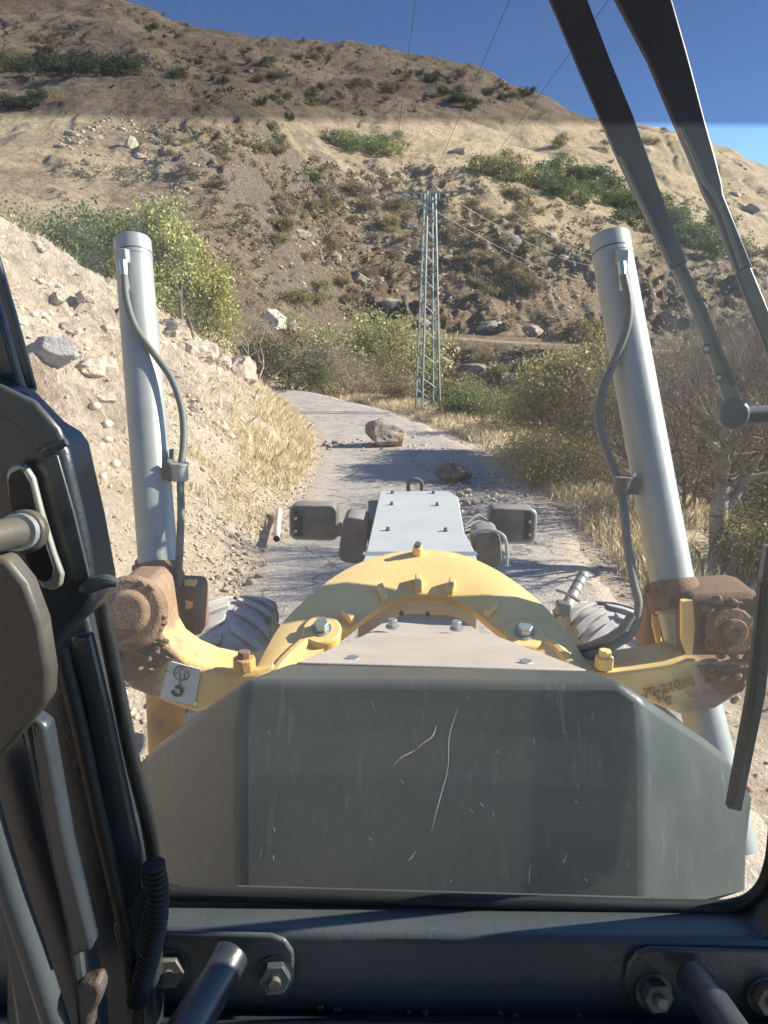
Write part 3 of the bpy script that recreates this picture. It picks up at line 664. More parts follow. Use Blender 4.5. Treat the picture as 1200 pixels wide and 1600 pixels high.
def leaves(Tp, n, size, seed, clump, squash=1.0):
    rng = np.random.default_rng(seed); c = Tp[rng.integers(0, len(Tp), n)] + rng.normal(0, clump, (n, 3)) * np.array([1, 1, squash])
    R = rotmats(n, rng); s = size * rng.uniform(.45, 1.5, n)
    q = np.array([[-1, 0, 0], [0, -.62, .1], [1, 0, 0], [0, .55, .1]]); V = (np.einsum('nij,vj->nvi', R, q) * s[:, None, None] + c[:, None]).reshape(-1, 3)
    cz = (fbm(c[:, 0] * 1.5 / max(clump, .05) * .2 + seed, c[:, 1] * .3 / max(clump, .05), c[:, 2] * .3 / max(clump, .05), o=2, s=seed) + 1) / 2
    r = np.clip(.55 * rng.random(n) + .5 * cz, 0, 1)
    return V, np.arange(n * 4).reshape(n, 4), dict(rnd=np.repeat(r, 4))
def make_plant(name, label, cat, loc, seed, h, leafmat, nleaf, lsize, clump, group=None, rz=0, bark='bark', widen=1.0, crownname='crown', **kw):
    t = empty(name, tuple(loc), label, cat, group); t.rotation_euler = (0, 0, rz)
    S, Tp = grow(seed, h, **kw); S[:, [0, 1, 3, 4]] *= widen; Tp[:, :2] *= widen
    V, Fc = frusta(S, 5); link('trunk', np_mesh('trunk', V, Fc, True), MAT[bark], t)
    if nleaf:
        V, Fc, at = leaves(Tp, nleaf, lsize, seed, clump); link('crown', np_mesh('crown', V, Fc, False, at), MAT[leafmat], t)
    return t
def at_px(u, v, Y=None):
    """ground point under a picture position (or at distance Y ahead)"""
    if Y is None: return hit(u, v)[0]
    p_ = PY(u, v, Y); return np.array([p_[0], p_[1], float(HF(p_[0], p_[1])) - .05])
def tall(u, vt, p0):   # height that brings the top to picture row vt
    d = ray(u, vt); k = p0[1] / d[1]; return max(.3, CZ + d[2] * k - p0[2])
def plant_at(name, label, cat, u, vtop, Y, seed, leafmat, nleaf, lsize, clump, vbase=500, hmin=None, **kw):
    p0 = at_px(u, vbase, Y); h = tall(u, vtop, p0)
    if hmin: h = max(h, hmin)
    return make_plant(name, label, cat, p0, seed, h, leafmat, nleaf, lsize, clump, **kw)
# left of the road, behind the bank crest
plant_at('tree', 'bushy yellow green tree beside the left cylinder top', 'tree', 300, 312, 21, 101, 'leaf_yg', 24000, .045, .13, stems=3, kids=5, spread=.75, widen=.80)
plant_at('tree', 'yellow green tree showing low between the cylinder and the bare shrub', 'tree', 318, 400, 22.5, 102, 'leaf_yg', 9000, .045, .13, stems=3, kids=5, spread=.8, widen=.75)
plant_at('tree', 'green tree behind the top of the left cylinder', 'tree', 195, 328, 24, 103, 'leaf_gr', 12000, .055, .16, stems=3, kids=5, spread=.8, widen=.95)
plant_at('tree', 'green leafy bush left of the left cylinder top', 'tree', 120, 312, 27, 104, 'leaf_gr', 10000, .06, .18, stems=3, kids=5, spread=.9, widen=1.0)
plant_at('shrub', 'pale olive shrub above the bank crest at far left', 'shrub', 48, 296, 26, 105, 'leaf_ol', 8000, .05, .2, stems=4, kids=5, spread=.9, widen=1.1)
plant_at('shrub', 'olive shrub at the left picture edge above the bank', 'shrub', -30, 285, 26, 106, 'leaf_yg', 7000, .05, .2, stems=4, kids=5, spread=.9, widen=1.1)
plant_at('shrub', 'nearly bare grey shrub right of the yellow green tree', 'shrub', 398, 395, 27, 107, 'leaf_dr', 1800, .03, .12, stems=4, kids=5, spread=.7, bark='palebark', widen=1.0, levels=4, r0=.05)
# round the bend
plant_at('shrub', 'dark half bare shrub standing where the road bends', 'shrub', 452, 520, 36, 108, 'leaf_dkol', 5000, .05, .14, stems=5, kids=5, spread=.8, widen=1.15, r0=.09)
plant_at('shrub', 'olive shrub left of the half bare shrub at the bend', 'shrub', 402, 508, 38, 109, 'leaf_dkol', 6000, .055, .18, stems=4, kids=5, spread=.8, widen=1.0)
plant_at('shrub', 'bright green low shrub at the inside of the bend', 'shrub', 478, 552, 37, 110, 'leaf_gr', 5000, .04, .15, stems=4, kids=4, spread=.8, widen=1.1)
plant_at('shrub', 'grey twiggy dry shrub just past the bend', 'shrub', 522, 535, 38, 111, 'leaf_dr', 2200, .035, .14, vbase=620, stems=5, kids=5, spread=.8, bark='palebark', widen=1.2, hmin=2.5)
plant_at('shrub', 'rounded olive shrub in front of the far track', 'shrub', 560, 536, 42, 112, 'leaf_ol', 6000, .06, .15, vbase=620, stems=4, kids=5, spread=.9, widen=.9, hmin=2.6)
plant_at('tree', 'bright yellow green round tree at the start of the far track', 'tree', 572, 474, 60, 113, 'leaf_yg', 9000, .11, .22, vbase=560, stems=3, kids=5, spread=.8, widen=1.05)
plant_at('shrub', 'small olive shrub below the round tree', 'shrub', 600, 530, 55, 114, 'leaf_ol', 6000, .06, .3, vbase=600, stems=4, kids=4, spread=.8, widen=1.0)
plant_at('shrub', 'pale dry shrub behind the verge left of the pylon', 'shrub', 592, 580, 34, 115, 'leaf_dr', 3500, .035, .12, vbase=640, stems=5, kids=4, spread=.9, bark='palebark', widen=1.2, hmin=1.6)
plant_at('shrub', 'small straw coloured shrub at the foot of the pylon', 'shrub', 630, 600, 31, 116, 'leaf_dr', 4000, .03, .15, vbase=650, stems=5, kids=4, spread=.9, bark='palebark', widen=1.2, hmin=1.2)
plant_at('shrub', 'green shrub right behind the right pylon leg', 'shrub', 715, 612, 30, 117, 'leaf_ol', 9000, .035, .17, vbase=660, stems=4, kids=5, spread=.9, widen=1.0, hmin=2)
plant_at('shrub', 'low green shrub between the pylon shrub and the big olive shrub', 'shrub', 760, 645, 26, 118, 'leaf_gr', 8000, .035, .17, vbase=690, stems=4, kids=5, spread=.9, widen=1.1, hmin=1.6)
plant_at('shrub', 'small olive shrub at the verge left of the big olive shrub', 'shrub', 800, 650, 22, 119, 'leaf_ol', 6000, .03, .15, vbase=700, stems=4, kids=5, spread=.9, widen=1.1, hmin=1.4)
# right verge
plant_at('tree', 'big olive and yellow bush beside the road, behind the right cylinder', 'tree', 888, 524, 17.0, 121, 'leaf_yo', 58000, .040, .13, vbase=740, stems=5, kids=5, spread=.8, widen=1.0)
plant_at('shrub', 'lower olive bush at the verge in front of the big one', 'shrub', 905, 665, 15, 122, 'leaf_yo', 20000, .023, .12, vbase=760, stems=5, kids=5, spread=.9, widen=1.5)
plant_at('shrub', 'half bare bush seen low behind the right cylinder', 'shrub', 985, 640, 15, 123, 'leaf_yo', 3000, .022, .15, vbase=780, stems=4, kids=5, spread=.9, widen=1.2)
plant_at('tree', 'bare grey tree with thick trunk on the right verge', 'tree', 1128, 350, 9.6, 124, 'leaf_dr', 0, .03, .1, vbase=880, stems=1, kids=7, levels=4, spread=.66, bark='palebark', r0=.16, wig=.30, up=.5, lenk=.68, widen=.85)
plant_at('tree', 'tangle of bare branches behind the right cylinder', 'tree', 1075, 430, 13, 125, 'leaf_dr', 1800, .02, .15, vbase=800, stems=5, kids=6, levels=4, spread=.7, bark='bark', r0=.05, wig=.25, widen=1.15)
plant_at('tree', 'brown bare tree at the right picture edge', 'tree', 1200, 400, 13.5, 126, 'leaf_dr', 3500, .022, .15, vbase=800, stems=4, kids=6, levels=4, spread=.8, bark='bark', r0=.08, wig=.24, widen=1.2)
plant_at('shrub', 'dry twiggy brush below the bare trees on the right slope', 'shrub', 1090, 650, 17, 127, 'leaf_dkol', 6000, .028, .22, vbase=760, stems=6, kids=5, levels=4, spread=.95, bark='bark', widen=1.6)
plant_at('shrub', 'dark brush at the right picture edge behind the wiper', 'shrub', 1200, 600, 18, 128, 'leaf_dkol', 6000, .03, .25, vbase=760, stems=6, kids=5, levels=4, spread=.95, bark='bark', widen=1.6)
plant_at('shrub', 'low yellow green bush at the foot of the bare tree', 'shrub', 1190, 800, 9.3, 129, 'leaf_ol', 12000, .018, .1, vbase=890, stems=5, kids=5, spread=.95, widen=1.3)

make_plant('tree', 'leafy tree on the right verge beside the grader', 'tree', (7.4, 8.9, float(HF(7.4, 8.9)) - .1), 140, 4.4, 'leaf_ol', 30000, .03, .2, stems=3, kids=5, spread=.7, widen=.75)
make_plant('tree', 'leafy tree farther along the right verge', 'tree', (8.6, 16.4, float(HF(8.6, 16.4)) - .1), 141, 4.6, 'leaf_ol', 30000, .03, .22, stems=3, kids=5, spread=.8, widen=1.1)
# low scrub that covers the middle slope, too dense to count
def scrub(name, pts, hs, label, seed, nq=34):
    rng = np.random.default_rng(seed); m = len(pts); n = m * nq; k = np.repeat(np.arange(m), nq); s_ = hs[k]
    c = rng.normal(0, 1, (n, 3)); c /= np.linalg.norm(c, axis=1)[:, None]; c *= (rng.random(n) ** .4)[:, None]; c[:, 2] = np.abs(c[:, 2])
    c = pts[k] + c * s_[:, None] * np.array([.6, .6, .9]); Rm_ = rotmats(n, rng); q_ = np.array([[-1, 0, 0], [0, -.6, .1], [1, 0, 0], [0, .6, .1]])
    V = (np.einsum('nij,vj->nvi', Rm_, q_) * (s_ * rng.uniform(.10, .22, n))[:, None, None] + c[:, None]).reshape(-1, 3)
    return tag(link(name, np_mesh(name, V, np.arange(n * 4).reshape(n, 4), False, dict(rnd=np.repeat(np.clip(rng.normal(.35, .2, m)[k] + rng.normal(0, .18, n), 0, 1), 4))), MAT['leaf_sc']), label, 'scrub', kind='stuff')
MAT['leaf_sc'] = leaf_mat('dry_scrub_leaves', [(0, (.07, .06, .035)), (.4, (.17, .14, .08)), (.75, (.31, .25, .15)), (1, (.42, .35, .21))], .1)
rng = np.random.default_rng(77)
q1 = hit_region(6200, [(600, 380, 260, 130, 5), (850, 430, 200, 110, 3), (760, 590, 200, 60, 3), (300, 290, 220, 90, 2), (500, 500, 140, 50, 1.2), (560, 120, 330, 60, 2), (200, 70, 220, 60, 1), (1080, 420, 120, 110, 1.5)], rng)
q1 = q1[(q1[:, 1] > 44) & ~((q1[:, 1] > 81.5) & (q1[:, 1] < 87.5) & (q1[:, 0] > -8)) & (fbm(q1[:, 0] / 7, q1[:, 1] / 7, o=3, s=93) > -.15)]
scrub('scrub', q1, (.25 + .75 * rng.random(len(q1)) ** 2) * np.clip(q1[:, 1] / 100, .55, 1.5), 'low brown scrub covering the far rocky slope', 31)

# shrubs on the hill: a few kinds, every one an object of its own
def shrub_kind(seed, leafmat, n, size, clump, bark='bark', stems=4):
    S, Tp = grow(seed, 1.0, stems=stems, kids=4, levels=3, spread=.85, r0=.02); S[:, [0, 1, 3, 4]] *= 1.2; Tp[:, :2] *= 1.2
    V, Fc = frusta(S, 3); a = np_mesh('trunk', V, Fc, True); a.materials.append(MAT[bark])
    V, Fc, at = leaves(Tp, n, size, seed, clump); c = np_mesh('crown', V, Fc, False, at); c.materials.append(MAT[leafmat])
    return a, c
KINDS = {k: [shrub_kind(300 + 7 * i + j, lm, 1500, .045, .09) for j in range(3)] for i, (k, lm) in enumerate([('gr', 'leaf_gr'), ('dk', 'leaf_dk'), ('ol', 'leaf_ol'), ('yg', 'leaf_yg'), ('dr', 'leaf_dr')])}
def hill_shrub(p0, h, kind, label, group, seed):
    a, c = KINDS[kind][seed % 3]; t = empty('shrub', (p0[0], p0[1], p0[2] - .05), label, 'shrub', group)
    t.scale = (h * random.Random(seed).uniform(.85, 1.3),) * 2 + (h,); t.rotation_euler = (0, 0, seed * 2.4)
    link('trunk', a, None, t); link('crown', c, None, t)
def shrubs(specs, kind, label, group):
    pp = hit([s[0] for s in specs], [s[1] for s in specs])
    order = sorted(range(len(specs)), key=lambda i: specs[i][0])
    for i, (s, p0) in enumerate(zip(specs, pp)):
        if not np.isnan(p0[0]): hill_shrub(p0, s[2] * ((p0 - CAM) @ FW) / F, kind[i % len(kind)] if isinstance(kind, list) else kind, label + ', ' + ordinal(order.index(i)) + ' from the left', group, int(s[0] * 3 + s[1]))
rs = random.Random(4)
shrubs([(525 + i * 11 + rs.uniform(-4, 4), 232 + rs.uniform(-8, 10) + i, rs.uniform(18, 30)) for i in range(10)], ['gr', 'yg', 'gr'], 'green shrub in the clump on the pale grass bench', 'shrub clump on the pale bench')
shrubs([(748, 268, 26), (765, 275, 30), (785, 280, 30), (802, 285, 38), (815, 288, 30), (828, 290, 26), (805, 255, 22), (840, 285, 20)], ['ol', 'yg', 'ol'], 'olive yellow shrub in the clump right of the pylon top', 'yellowish shrubs right of the pylon top')
shrubs([(853 + rs.uniform(0, 270), 0, 0) for _ in range(0)] + [(u, 272 + (u - 850) * .40 + rs.uniform(-14, 30), rs.uniform(20, 34)) for u in [850 + 270 * i / 44 + rs.uniform(-6, 6) for i in range(45)]], ['gr', 'dk', 'gr'], 'green shrub in the long band across the right hillside', 'band of green shrubs on the right hillside')
shrubs([(50 + i * 13 + rs.uniform(-4, 4), 116 + rs.uniform(-4, 4), rs.uniform(22, 32)) for i in range(13)], 'dk', 'dark green shrub in the row on the upper left shoulder', 'dark shrub row on the left shoulder')
shrubs([(i * 10, 112 + rs.uniform(-4, 4), rs.uniform(18, 26)) for i in range(5)], 'ol', 'olive shrub at the left end of the shrub row', 'olive shrubs at the left end of the row')
shrubs([(i * 12 + rs.uniform(-4, 4), 165 + rs.uniform(-8, 8), rs.uniform(14, 24)) for i in range(6)], 'dk', 'dark green shrub below the shoulder at far left', 'dark shrubs below the shoulder')
shrubs([(408, 166, 16), (452, 190, 14)], 'dk', 'dark round shrub by the spur end', 'round shrubs at the spur end')
shrubs([(430, 208, 18), (436, 240, 22), (436, 222, 14), (492, 285, 18)], ['ol', 'gr'], 'small olive shrub on the pale slope below the spur', 'small shrubs below the spur')
shrubs([(460, 478, 26), (480, 480, 24), (495, 476, 20)], 'ol', 'olive shrub in the hollow above the road bend', 'hollow shrubs above the road bend')
shrubs([(920, 530, 34), (935, 532, 30), (890, 526, 18)], 'ol', 'olive shrub at the far track beside the right cylinder', 'shrubs by the far track')
shrubs([(870, 232, 16), (885, 222, 14), (866, 228, 12)], 'ol', 'grey green shrub high on the right hillside', 'high shrubs on the right hillside')
shrubs([(1090 + i * 22, 380 + i * 8 + rs.uniform(-8, 8), rs.uniform(24, 36)) for i in range(6)], ['ol', 'dr'], 'olive brown shrub on the slope behind the wiper arm', 'shrubs behind the wiper arm')
def scat(n, cu, cv, ru, rv, s0, s1, seed):
    r = random.Random(seed); out = []
    for _ in range(n):
        a, q = r.uniform(0, 6.28), math.sqrt(r.random()); out.append((cu + ru * q * math.cos(a), cv + rv * q * math.sin(a), r.uniform(s0, s1)))
    return out
shrubs(scat(36, 430, 125, 160, 45, 6, 15, 1), ['dr', 'ol', 'dk'], 'tiny dark shrub on the upper hill, centre part', 'shrubs dotted on the upper hillside')
shrubs(scat(34, 700, 140, 130, 38, 6, 15, 11), ['dr', 'ol', 'dk'], 'tiny dark shrub on the upper hill near the wires', 'shrubs dotted on the upper hillside')
shrubs(scat(20, 150, 60, 130, 30, 5, 10, 2), ['dr', 'ol', 'dk'], 'tiny dark shrub on the upper hill, left part', 'shrubs dotted on the upper hillside')
shrubs(scat(36, 530, 370, 115, 105, 10, 24, 3), ['ol', 'dr', 'dr'], 'small brown shrub on the rocky slope left of the pylon', 'shrubs on the rocky middle slope')
shrubs(scat(36, 770, 390, 110, 90, 10, 24, 13), ['ol', 'dr', 'dr'], 'small brown shrub on the rocky slope right of the pylon', 'shrubs on the rocky middle slope')
shrubs(scat(16, 330, 270, 120, 70, 8, 20, 4), ['ol', 'dr', 'dr'], 'small brown shrub on the slope above the yellow green tree', 'shrubs on the rocky middle slope')
shrubs(scat(26, 740, 600, 130, 50, 14, 30, 5), ['dr', 'ol'], 'dry shrub on the gully wall below the far track', 'shrubs on the gully wall')
shrubs(scat(14, 1000, 250, 150, 50, 5, 12, 6), 'dr', 'tiny dry shrub on the pale right hillside', 'shrubs on the pale right hillside')

# ============================================================ pylon and wires
def lattice():
    t = empty('power_pylon', tuple(at_px(668, 655, 27.0)), 'slender green grey lattice power pylon with flat crossarm beside the road', 'pylon')
    b0 = np.array(t.location); top = PY(672, 300, 27.2); Hh = top[2] - b0[2]; wb, wt = .42, .17
    def corner(k, f):
        w = (wb + (wt - wb) * f) * .80; sx, sy = ((-.60, -1.28), (1.28, -.60), (.60, 1.28), (-1.28, .60))[k]
        c = b0 + (top - b0) * f; return c + np.array([sx * w, sy * w, 0])
    for k in range(4): part('leg', tube([corner(k, -.06), corner(k, 1)], .036, 4), MAT['galv'], t, False)
    nb = 18
    for k in range(4):
        k2 = (k + 1) % 4
        for i in range(nb):
            f0, f1 = i / nb, (i + 1) / nb; a, c = (corner(k, f0), corner(k2, f1)) if i % 2 else (corner(k2, f0), corner(k, f1))
            part('brace', tube([a, c], .017, 4), MAT['galv'], t, False)
    arm = empty('crossarm', (0, 0, 0)); arm.parent = t
    L_, R_ = PY(612, 300, 27.2), PY(742, 297, 27.2)
    for s in (-.16, .16):
        o = np.array([0, s, 0]); part('beam', tube([L_ , top + o + (0, 0, -.05), R_], .025, 4), MAT['galv'], t, False)
        part('beam', tube([L_, top + o + (0, 0, -.32), R_], .022, 4), MAT['galv'], t, False)
    for s in np.linspace(-.85, .85, 9):
        e = R_ if s > 0 else L_; q = top + (e - top) * abs(s); h = .32 * (1 - abs(s)) + .02
        part('strut', tube([q + (0, 0, 0), q + (0, 0, -h)], .012, 4), MAT['galv'], t, False)
    bpy.data.objects.remove(arm)
    for e in (L_, top + (0, 0, .05), R_):
        part('insulator', tube([e + (0, 0, 0), e + (0, 0, .09), e + (0, 0, .10), e + (0, 0, .16), e + (0, 0, .22)], [.02, .05, .03, .05, .02], 8), MAT['rust'], t)
    part('cap', tube([top + (-.1, 0, .1), top + (0.02, 0, .32), top + (.25, 0, .02)], .03, 5), MAT['rust'], t)
    return L_, top, R_
WL, WM, WR = lattice()
def wire(pts, label, grp, r=.012, sag=.0):
    a, b = map(np.array, pts); n = 24; f = np.linspace(0, 1, n)[:, None]; p_ = a + (b - a) * f; p_[:, 2] -= sag * 4 * f[:, 0] * (1 - f[:, 0])
    V, Fc = tube(p_, r, 5); o = link('power_wire', np_mesh('power_wire', V - p_[0], Fc, True), MAT['wire'], None, tuple(p_[0])); tag(o, label, 'wire', grp)
for s, (u, v), l in ((WL, (649, 0), 'leftmost overhead wire crossing the sky above the ridge'), (WM, (796, 0), 'middle overhead wire crossing the sky'), (WR, (951, 0), 'right overhead wire passing behind the wiper arms in the sky')):
    s = s + np.array([0, 0, .22]); e = P(u, v, 12); wire((s, s + (e - s) * 2.6), l, 'overhead wires', .007)
for s, (u, v), l in ((WL, (915, 440), 'lowest pale wire slanting down across the rocky slope'), (WM, (925, 415), 'middle pale wire slanting across the rocky slope'), (WR, (935, 400), 'upper pale wire slanting across the rocky slope')):
    s = s + np.array([0, 0, .22]); wire((s, P(u, v, 75)), l, 'wires across the valley', .013, .5)

# loose things by the road
pe = empty('pipe', tuple(PZ(435, 838, 0.05)), 'short white plastic pipe lying at the left edge of the road', 'pipe')
part('pipe_wall', tube([PZ(432, 842, .12), PZ(436, 797, .12)], .045, 16, caps=False), MAT['pipe'], pe)
part('pipe_lining', tube([PZ(432, 842, .12), PZ(436, 797, .12)], .038, 16, caps=False), MAT['seal'], pe)
ck = PZ(960, 880, .0)

# ============================================================ the grader
gr = empty('motor_grader', (.05, 2.5, 0), 'yellow and grey motor grader seen from its own cab, nose and blade lift cylinders ahead', 'grader')
YV = np.array([0, 1., 0]); ZV = np.array([0, 0, 1.]); XV = np.array([1., 0, 0])
# --- front cover under the windscreen
A, B = P(384, 1062, 1.24), P(968, 1063, 1.24); B2 = P(1004, 1090, 1.235); C_, D_ = P(1012, 1403, 1.15), P(372, 1385, 1.15)
B3 = P(1010, 1150, 1.22); A2 = P(374, 1090, 1.235)
cover = empty('front_cover', (0, 0, 0)); cover.parent = gr
cover.location = (0, 0, 0)
def gp(name, VF, m, par=None, **k): return part(name, VF, MAT[m], par or gr, **k)
def shell(polys, thick=.0):
    V, Fc = [], []
    for q in polys:
        n = len(V); V += [tuple(p) for p in q]; Fc.append(list(range(n, n + len(q))))
    return V, Fc
def weld(VF, d=1e-4):
    import bmesh
    me = np_mesh('t', *VF); bm = bmesh.new(); bm.from_mesh(me); bmesh.ops.remove_doubles(bm, verts=bm.verts, dist=d); bmesh.ops.recalc_face_normals(bm, faces=bm.faces)
    V = [tuple(v.co) for v in bm.verts]; Fc = [[v.index for v in f.verts] for f in bm.faces]; bm.free(); bpy.data.meshes.remove(me); return V, Fc
bpy.data.objects.remove(cover)
# left wing rows (near edge -> outer edge), right wing rows
Lo = [P(236, 1172, 1.50), P(219, 1202, 1.50), P(224, 1290, 1.46), P(243, 1376, 1.42)]
Ln = [A, P(373, 1120, 1.228), P(372, 1250, 1.19), D_]
Lm = [P(300, 1122, 1.36), P(290, 1168, 1.345), P(292, 1270, 1.31), P(305, 1388, 1.27)]
Ro = [P(1138, 1184, 1.45), P(1166, 1250, 1.45), P(1168, 1330, 1.42), P(1166, 1390, 1.40)]
Rn = [B2, B3, P(1012, 1280, 1.185), C_]
Rm = [P(1075, 1136, 1.34), P(1090, 1195, 1.335), P(1092, 1310, 1.30), P(1090, 1408, 1.27)]
_cn = np.cross(A - D_, C_ - D_)
def _onc(p): d_ = p - CAM; return CAM + d_ * (((D_ - CAM) @ _cn) / (d_ @ _cn))
B, B2 = _onc(B), _onc(B2); Ln[1:3] = [_onc(p_) for p_ in Ln[1:3]]; Rn[0] = B2; Rn[1:3] = [_onc(p_) for p_ in Rn[1:3]]
AR, BR = P(455, 1036, 1.52), P(922, 1047, 1.52)
LoR, RoR = P(262, 1150, 1.78), P(1110, 1160, 1.75)
polys = []
for a, b in ((Ln, Lm), (Lm, Lo)):
    for i in range(3): polys.append([a[i], a[i + 1], b[i + 1], b[i]])
for a, b in ((Rn, Rm), (Rm, Ro)):
    for i in range(3): polys.append([a[i], b[i], b[i + 1], a[i + 1]])
polys += [[A, Ln[1], Ln[2], D_, C_, Rn[2], Rn[1], B2, B]]
polys += [[A, B, BR, AR], [B, B2, Rm[0], BR], [A, AR, Lm[0]], [Lm[0], AR, LoR, Lo[0]], [Rm[0], Ro[0], RoR, BR]]
dn = np.array([0, .1, -.55])
polys += [[AR, BR, BR + dn, AR + dn], [LoR, AR, AR + dn, LoR + dn], [BR, RoR, RoR + dn, BR + dn], [Lo[0], LoR, LoR + dn, Lo[3], Lo[2], Lo[1]], [Ro[0], Ro[1], Ro[2], Ro[3], RoR + dn, RoR]]
cv = gp('front_cover', weld(shell(polys)), 'cover', smooth=28, bevel=.016, seg=4)
gp('cover_lip', tube([D_ + (0, -.006, .004), C_ + (0, -.006, .004)], .0025, 8), 'cabgrey', cv)
# logo ghosts, chips and scratches on the cover face are flat marks
_cn = np.cross(A - D_, C_ - D_)
def mark(pts_uv, t, w, m, par, off=-.004):
    p_ = [CAM + ray(u, v) * (((D_ - CAM) @ _cn) / (ray(u, v) @ _cn)) for u, v in pts_uv]
    gp('scratch', tube(p_, (np.array(w) * .55) if not np.isscalar(w) else w * .6, 4, n=14), m, par, smooth=False)
MAT['scr'] = metal_paint('scratched_plastic', (.42, .44, .38), .6, .2, up=False); MAT['scrb'] = metal_paint('tan_scrape', (.55, .43, .26), .6, .2, up=False)
mark([(715, 1108), (702, 1150), (700, 1200), (688, 1245), (674, 1300)], 1.2, [.0004, .0010, .0006, .0012, .0003], 'scr', cv)
mark([(682, 1133), (676, 1150), (660, 1162), (650, 1172)], 1.2, [.0003, .0018, .0012, .0003], 'scrb', cv)
mark([(650, 1172), (638, 1178), (628, 1183), (614, 1197)], 1.2, [.0003, .0020, .0014, .0002], 'scrb', cv)
mark([(650, 1330), (643, 1340), (638, 1345)], 1.2, [.0004, .0014, .0004], 'scrb', cv)
mark([(886, 1335), (880, 1348)], 1.2, [.0003, .0010], 'scr', cv)
rr = random.Random(3)
for i in range(7):
    u, v = rr.uniform(400, 1000), rr.uniform(1085, 1375); a = rr.uniform(-.4, .4); l = rr.uniform(6, 34)
    mark([(u, v), (u + a * l * .5 + rr.uniform(-1, 1), v + l * .5), (u + a * l, v + l)], 1.2, rr.uniform(.00015, .00035), 'scr', cv)
for i in range(16):
    u, v = rr.uniform(400, 1000), rr.uniform(1085, 1375)
    mark([(u, v), (u + 2, v + 3), (u + rr.uniform(1, 5), v + rr.uniform(3, 8))], 1.2, rr.uniform(.0004, .0009), 'scr' if i % 3 else 'scrb', cv)
# --- stepped top plates going down to the yoke
def plate(name, uvt, m, th=.012, **k):
    top = [P(*q) for q in uvt]; return gp(name, prism([p - ZV * th for p in top], ZV * th), m, **k)
pl1 = plate('top_plate', [(462, 1035, 1.49), (917, 1046, 1.49), (768, 990, 2.05), (578, 988, 2.05)], 'covertop', .02, bevel=.004)
gp('plate_skirt', prism([P(470, 1040, 1.54) - ZV * .03, P(905, 1046, 1.54) - ZV * .03, P(766, 994, 2.03) - ZV * .03, P(580, 992, 2.03) - ZV * .03], -ZV * .35), 'covertop')
pl2 = plate('inner_plate', [(562, 996, 2.02), (768, 999, 2.02), (722, 968, 2.36), (700, 960, 2.40), (640, 958, 2.40), (606, 967, 2.34)], 'covertop', .02, bevel=.004)
for u, v, t, r in ((551, 1037, 1.56, .0105), (821, 1043, 1.56, .0105)): hexbolt(gr, P(u, v + 6, t), ZV, r * 1.35, MAT['steel'], .020)
for u, v in ((613, 984), (713, 987)): hexbolt(gr, P(u, v + 2, 2.1) + ZV * .012, ZV, .014, MAT['steel'], .02)
for u, v in ((627, 962), (668, 963)): hexbolt(gr, P(u, v, 2.33) + ZV * .004, ZV, .006, MAT['darksteel'], .008)

# --- yellow yoke over the frame
Oc = [(392, 1075, 2.05), (408, 1030, 2.2), (440, 975, 2.34), (485, 930, 2.44), (540, 890, 2.51), (600, 867, 2.54), (657, 859, 2.55), (715, 865, 2.54), (775, 890, 2.51), (835, 933, 2.44), (882, 982, 2.34), (912, 1030, 2.2), (925, 1075, 2.05)]
Ic = [(440, 1090, 1.95), (468, 1040, 2.0), (508, 1012, 2.05), (545, 984, 2.10), (583, 956, 2.17), (618, 937, 2.22), (657, 930, 2.24), (697, 933, 2.23), (733, 949, 2.19), (772, 980, 2.12), (815, 1012, 2.05), (855, 1036, 2.0), (885, 1090, 1.95)]
_o, _i = P(657, 859, 2.55), P(657, 938, 2.36); _yn = np.cross(XV, _i - _o)
def onpl(u, v): return CAM + ray(u, v) * (((_o - CAM) @ _yn) / (ray(u, v) @ _yn))
n_ = 72; O = spline([onpl(q[0], q[1]) for q in Oc], n_); I = spline([onpl(q[0], q[1]) for q in Ic], n_)
V, Fc = [], []
bk = np.array([0, .14, -.10]); ib = np.array([0, .26, -.07])
for i in range(n_):
    m1 = O[i] * .33 + I[i] * .67 + ZV * .010; m0 = O[i] * .7 + I[i] * .3 + ZV * .012
    V += [O[i], m0, m1, I[i], I[i] + np.array([0, .012, -.022]), I[i] + ib, O[i] + bk]
q = 7
for i in range(n_ - 1):
    for k in range(q): Fc.append([i * q + k, i * q + (k + 1) % q, (i + 1) * q + (k + 1) % q, (i + 1) * q + k])
Fc += [list(range(q)), list(range((n_ - 1) * q, n_ * q))[::-1]]
yoke = gp('yoke', (V, Fc), 'yellow', smooth=40)
def onyoke(f, k, h=0.0):
    """point a fraction f along and k across the yoke face, and the face normal"""
    i = int(f * (n_ - 1)); a, b = O[i], I[i]; d = O[min(i + 1, n_ - 1)] - O[max(i - 1, 0)]; nn = np.cross(d, a - b); nn /= np.linalg.norm(nn)
    if nn[2] < 0: nn = -nn
    return a + (b - a) * k + nn * (h + .014), nn, (a - b) / np.linalg.norm(a - b), d / np.linalg.norm(d)
for f, l in ((.39, .06), (.5, .065), (.60, .06), (.27, .05), (.73, .05)):
    p_, nn, ax, d = onyoke(f, .84); gp('tab', box(p_ + nn * .004, .020, l, .026, [d, ax, nn]), 'yellow', yoke, bevel=.004)
p_, nn, ax, d = onyoke(.505, .12); bs = gp('boss', disc(p_ - nn * .01, nn, .020, .035, 16, .015), 'yellow', yoke, bevel=.003)
gp('grease_nipple', disc(p_ + nn * .022, nn, .011, .014, 6), 'darksteel', bs)
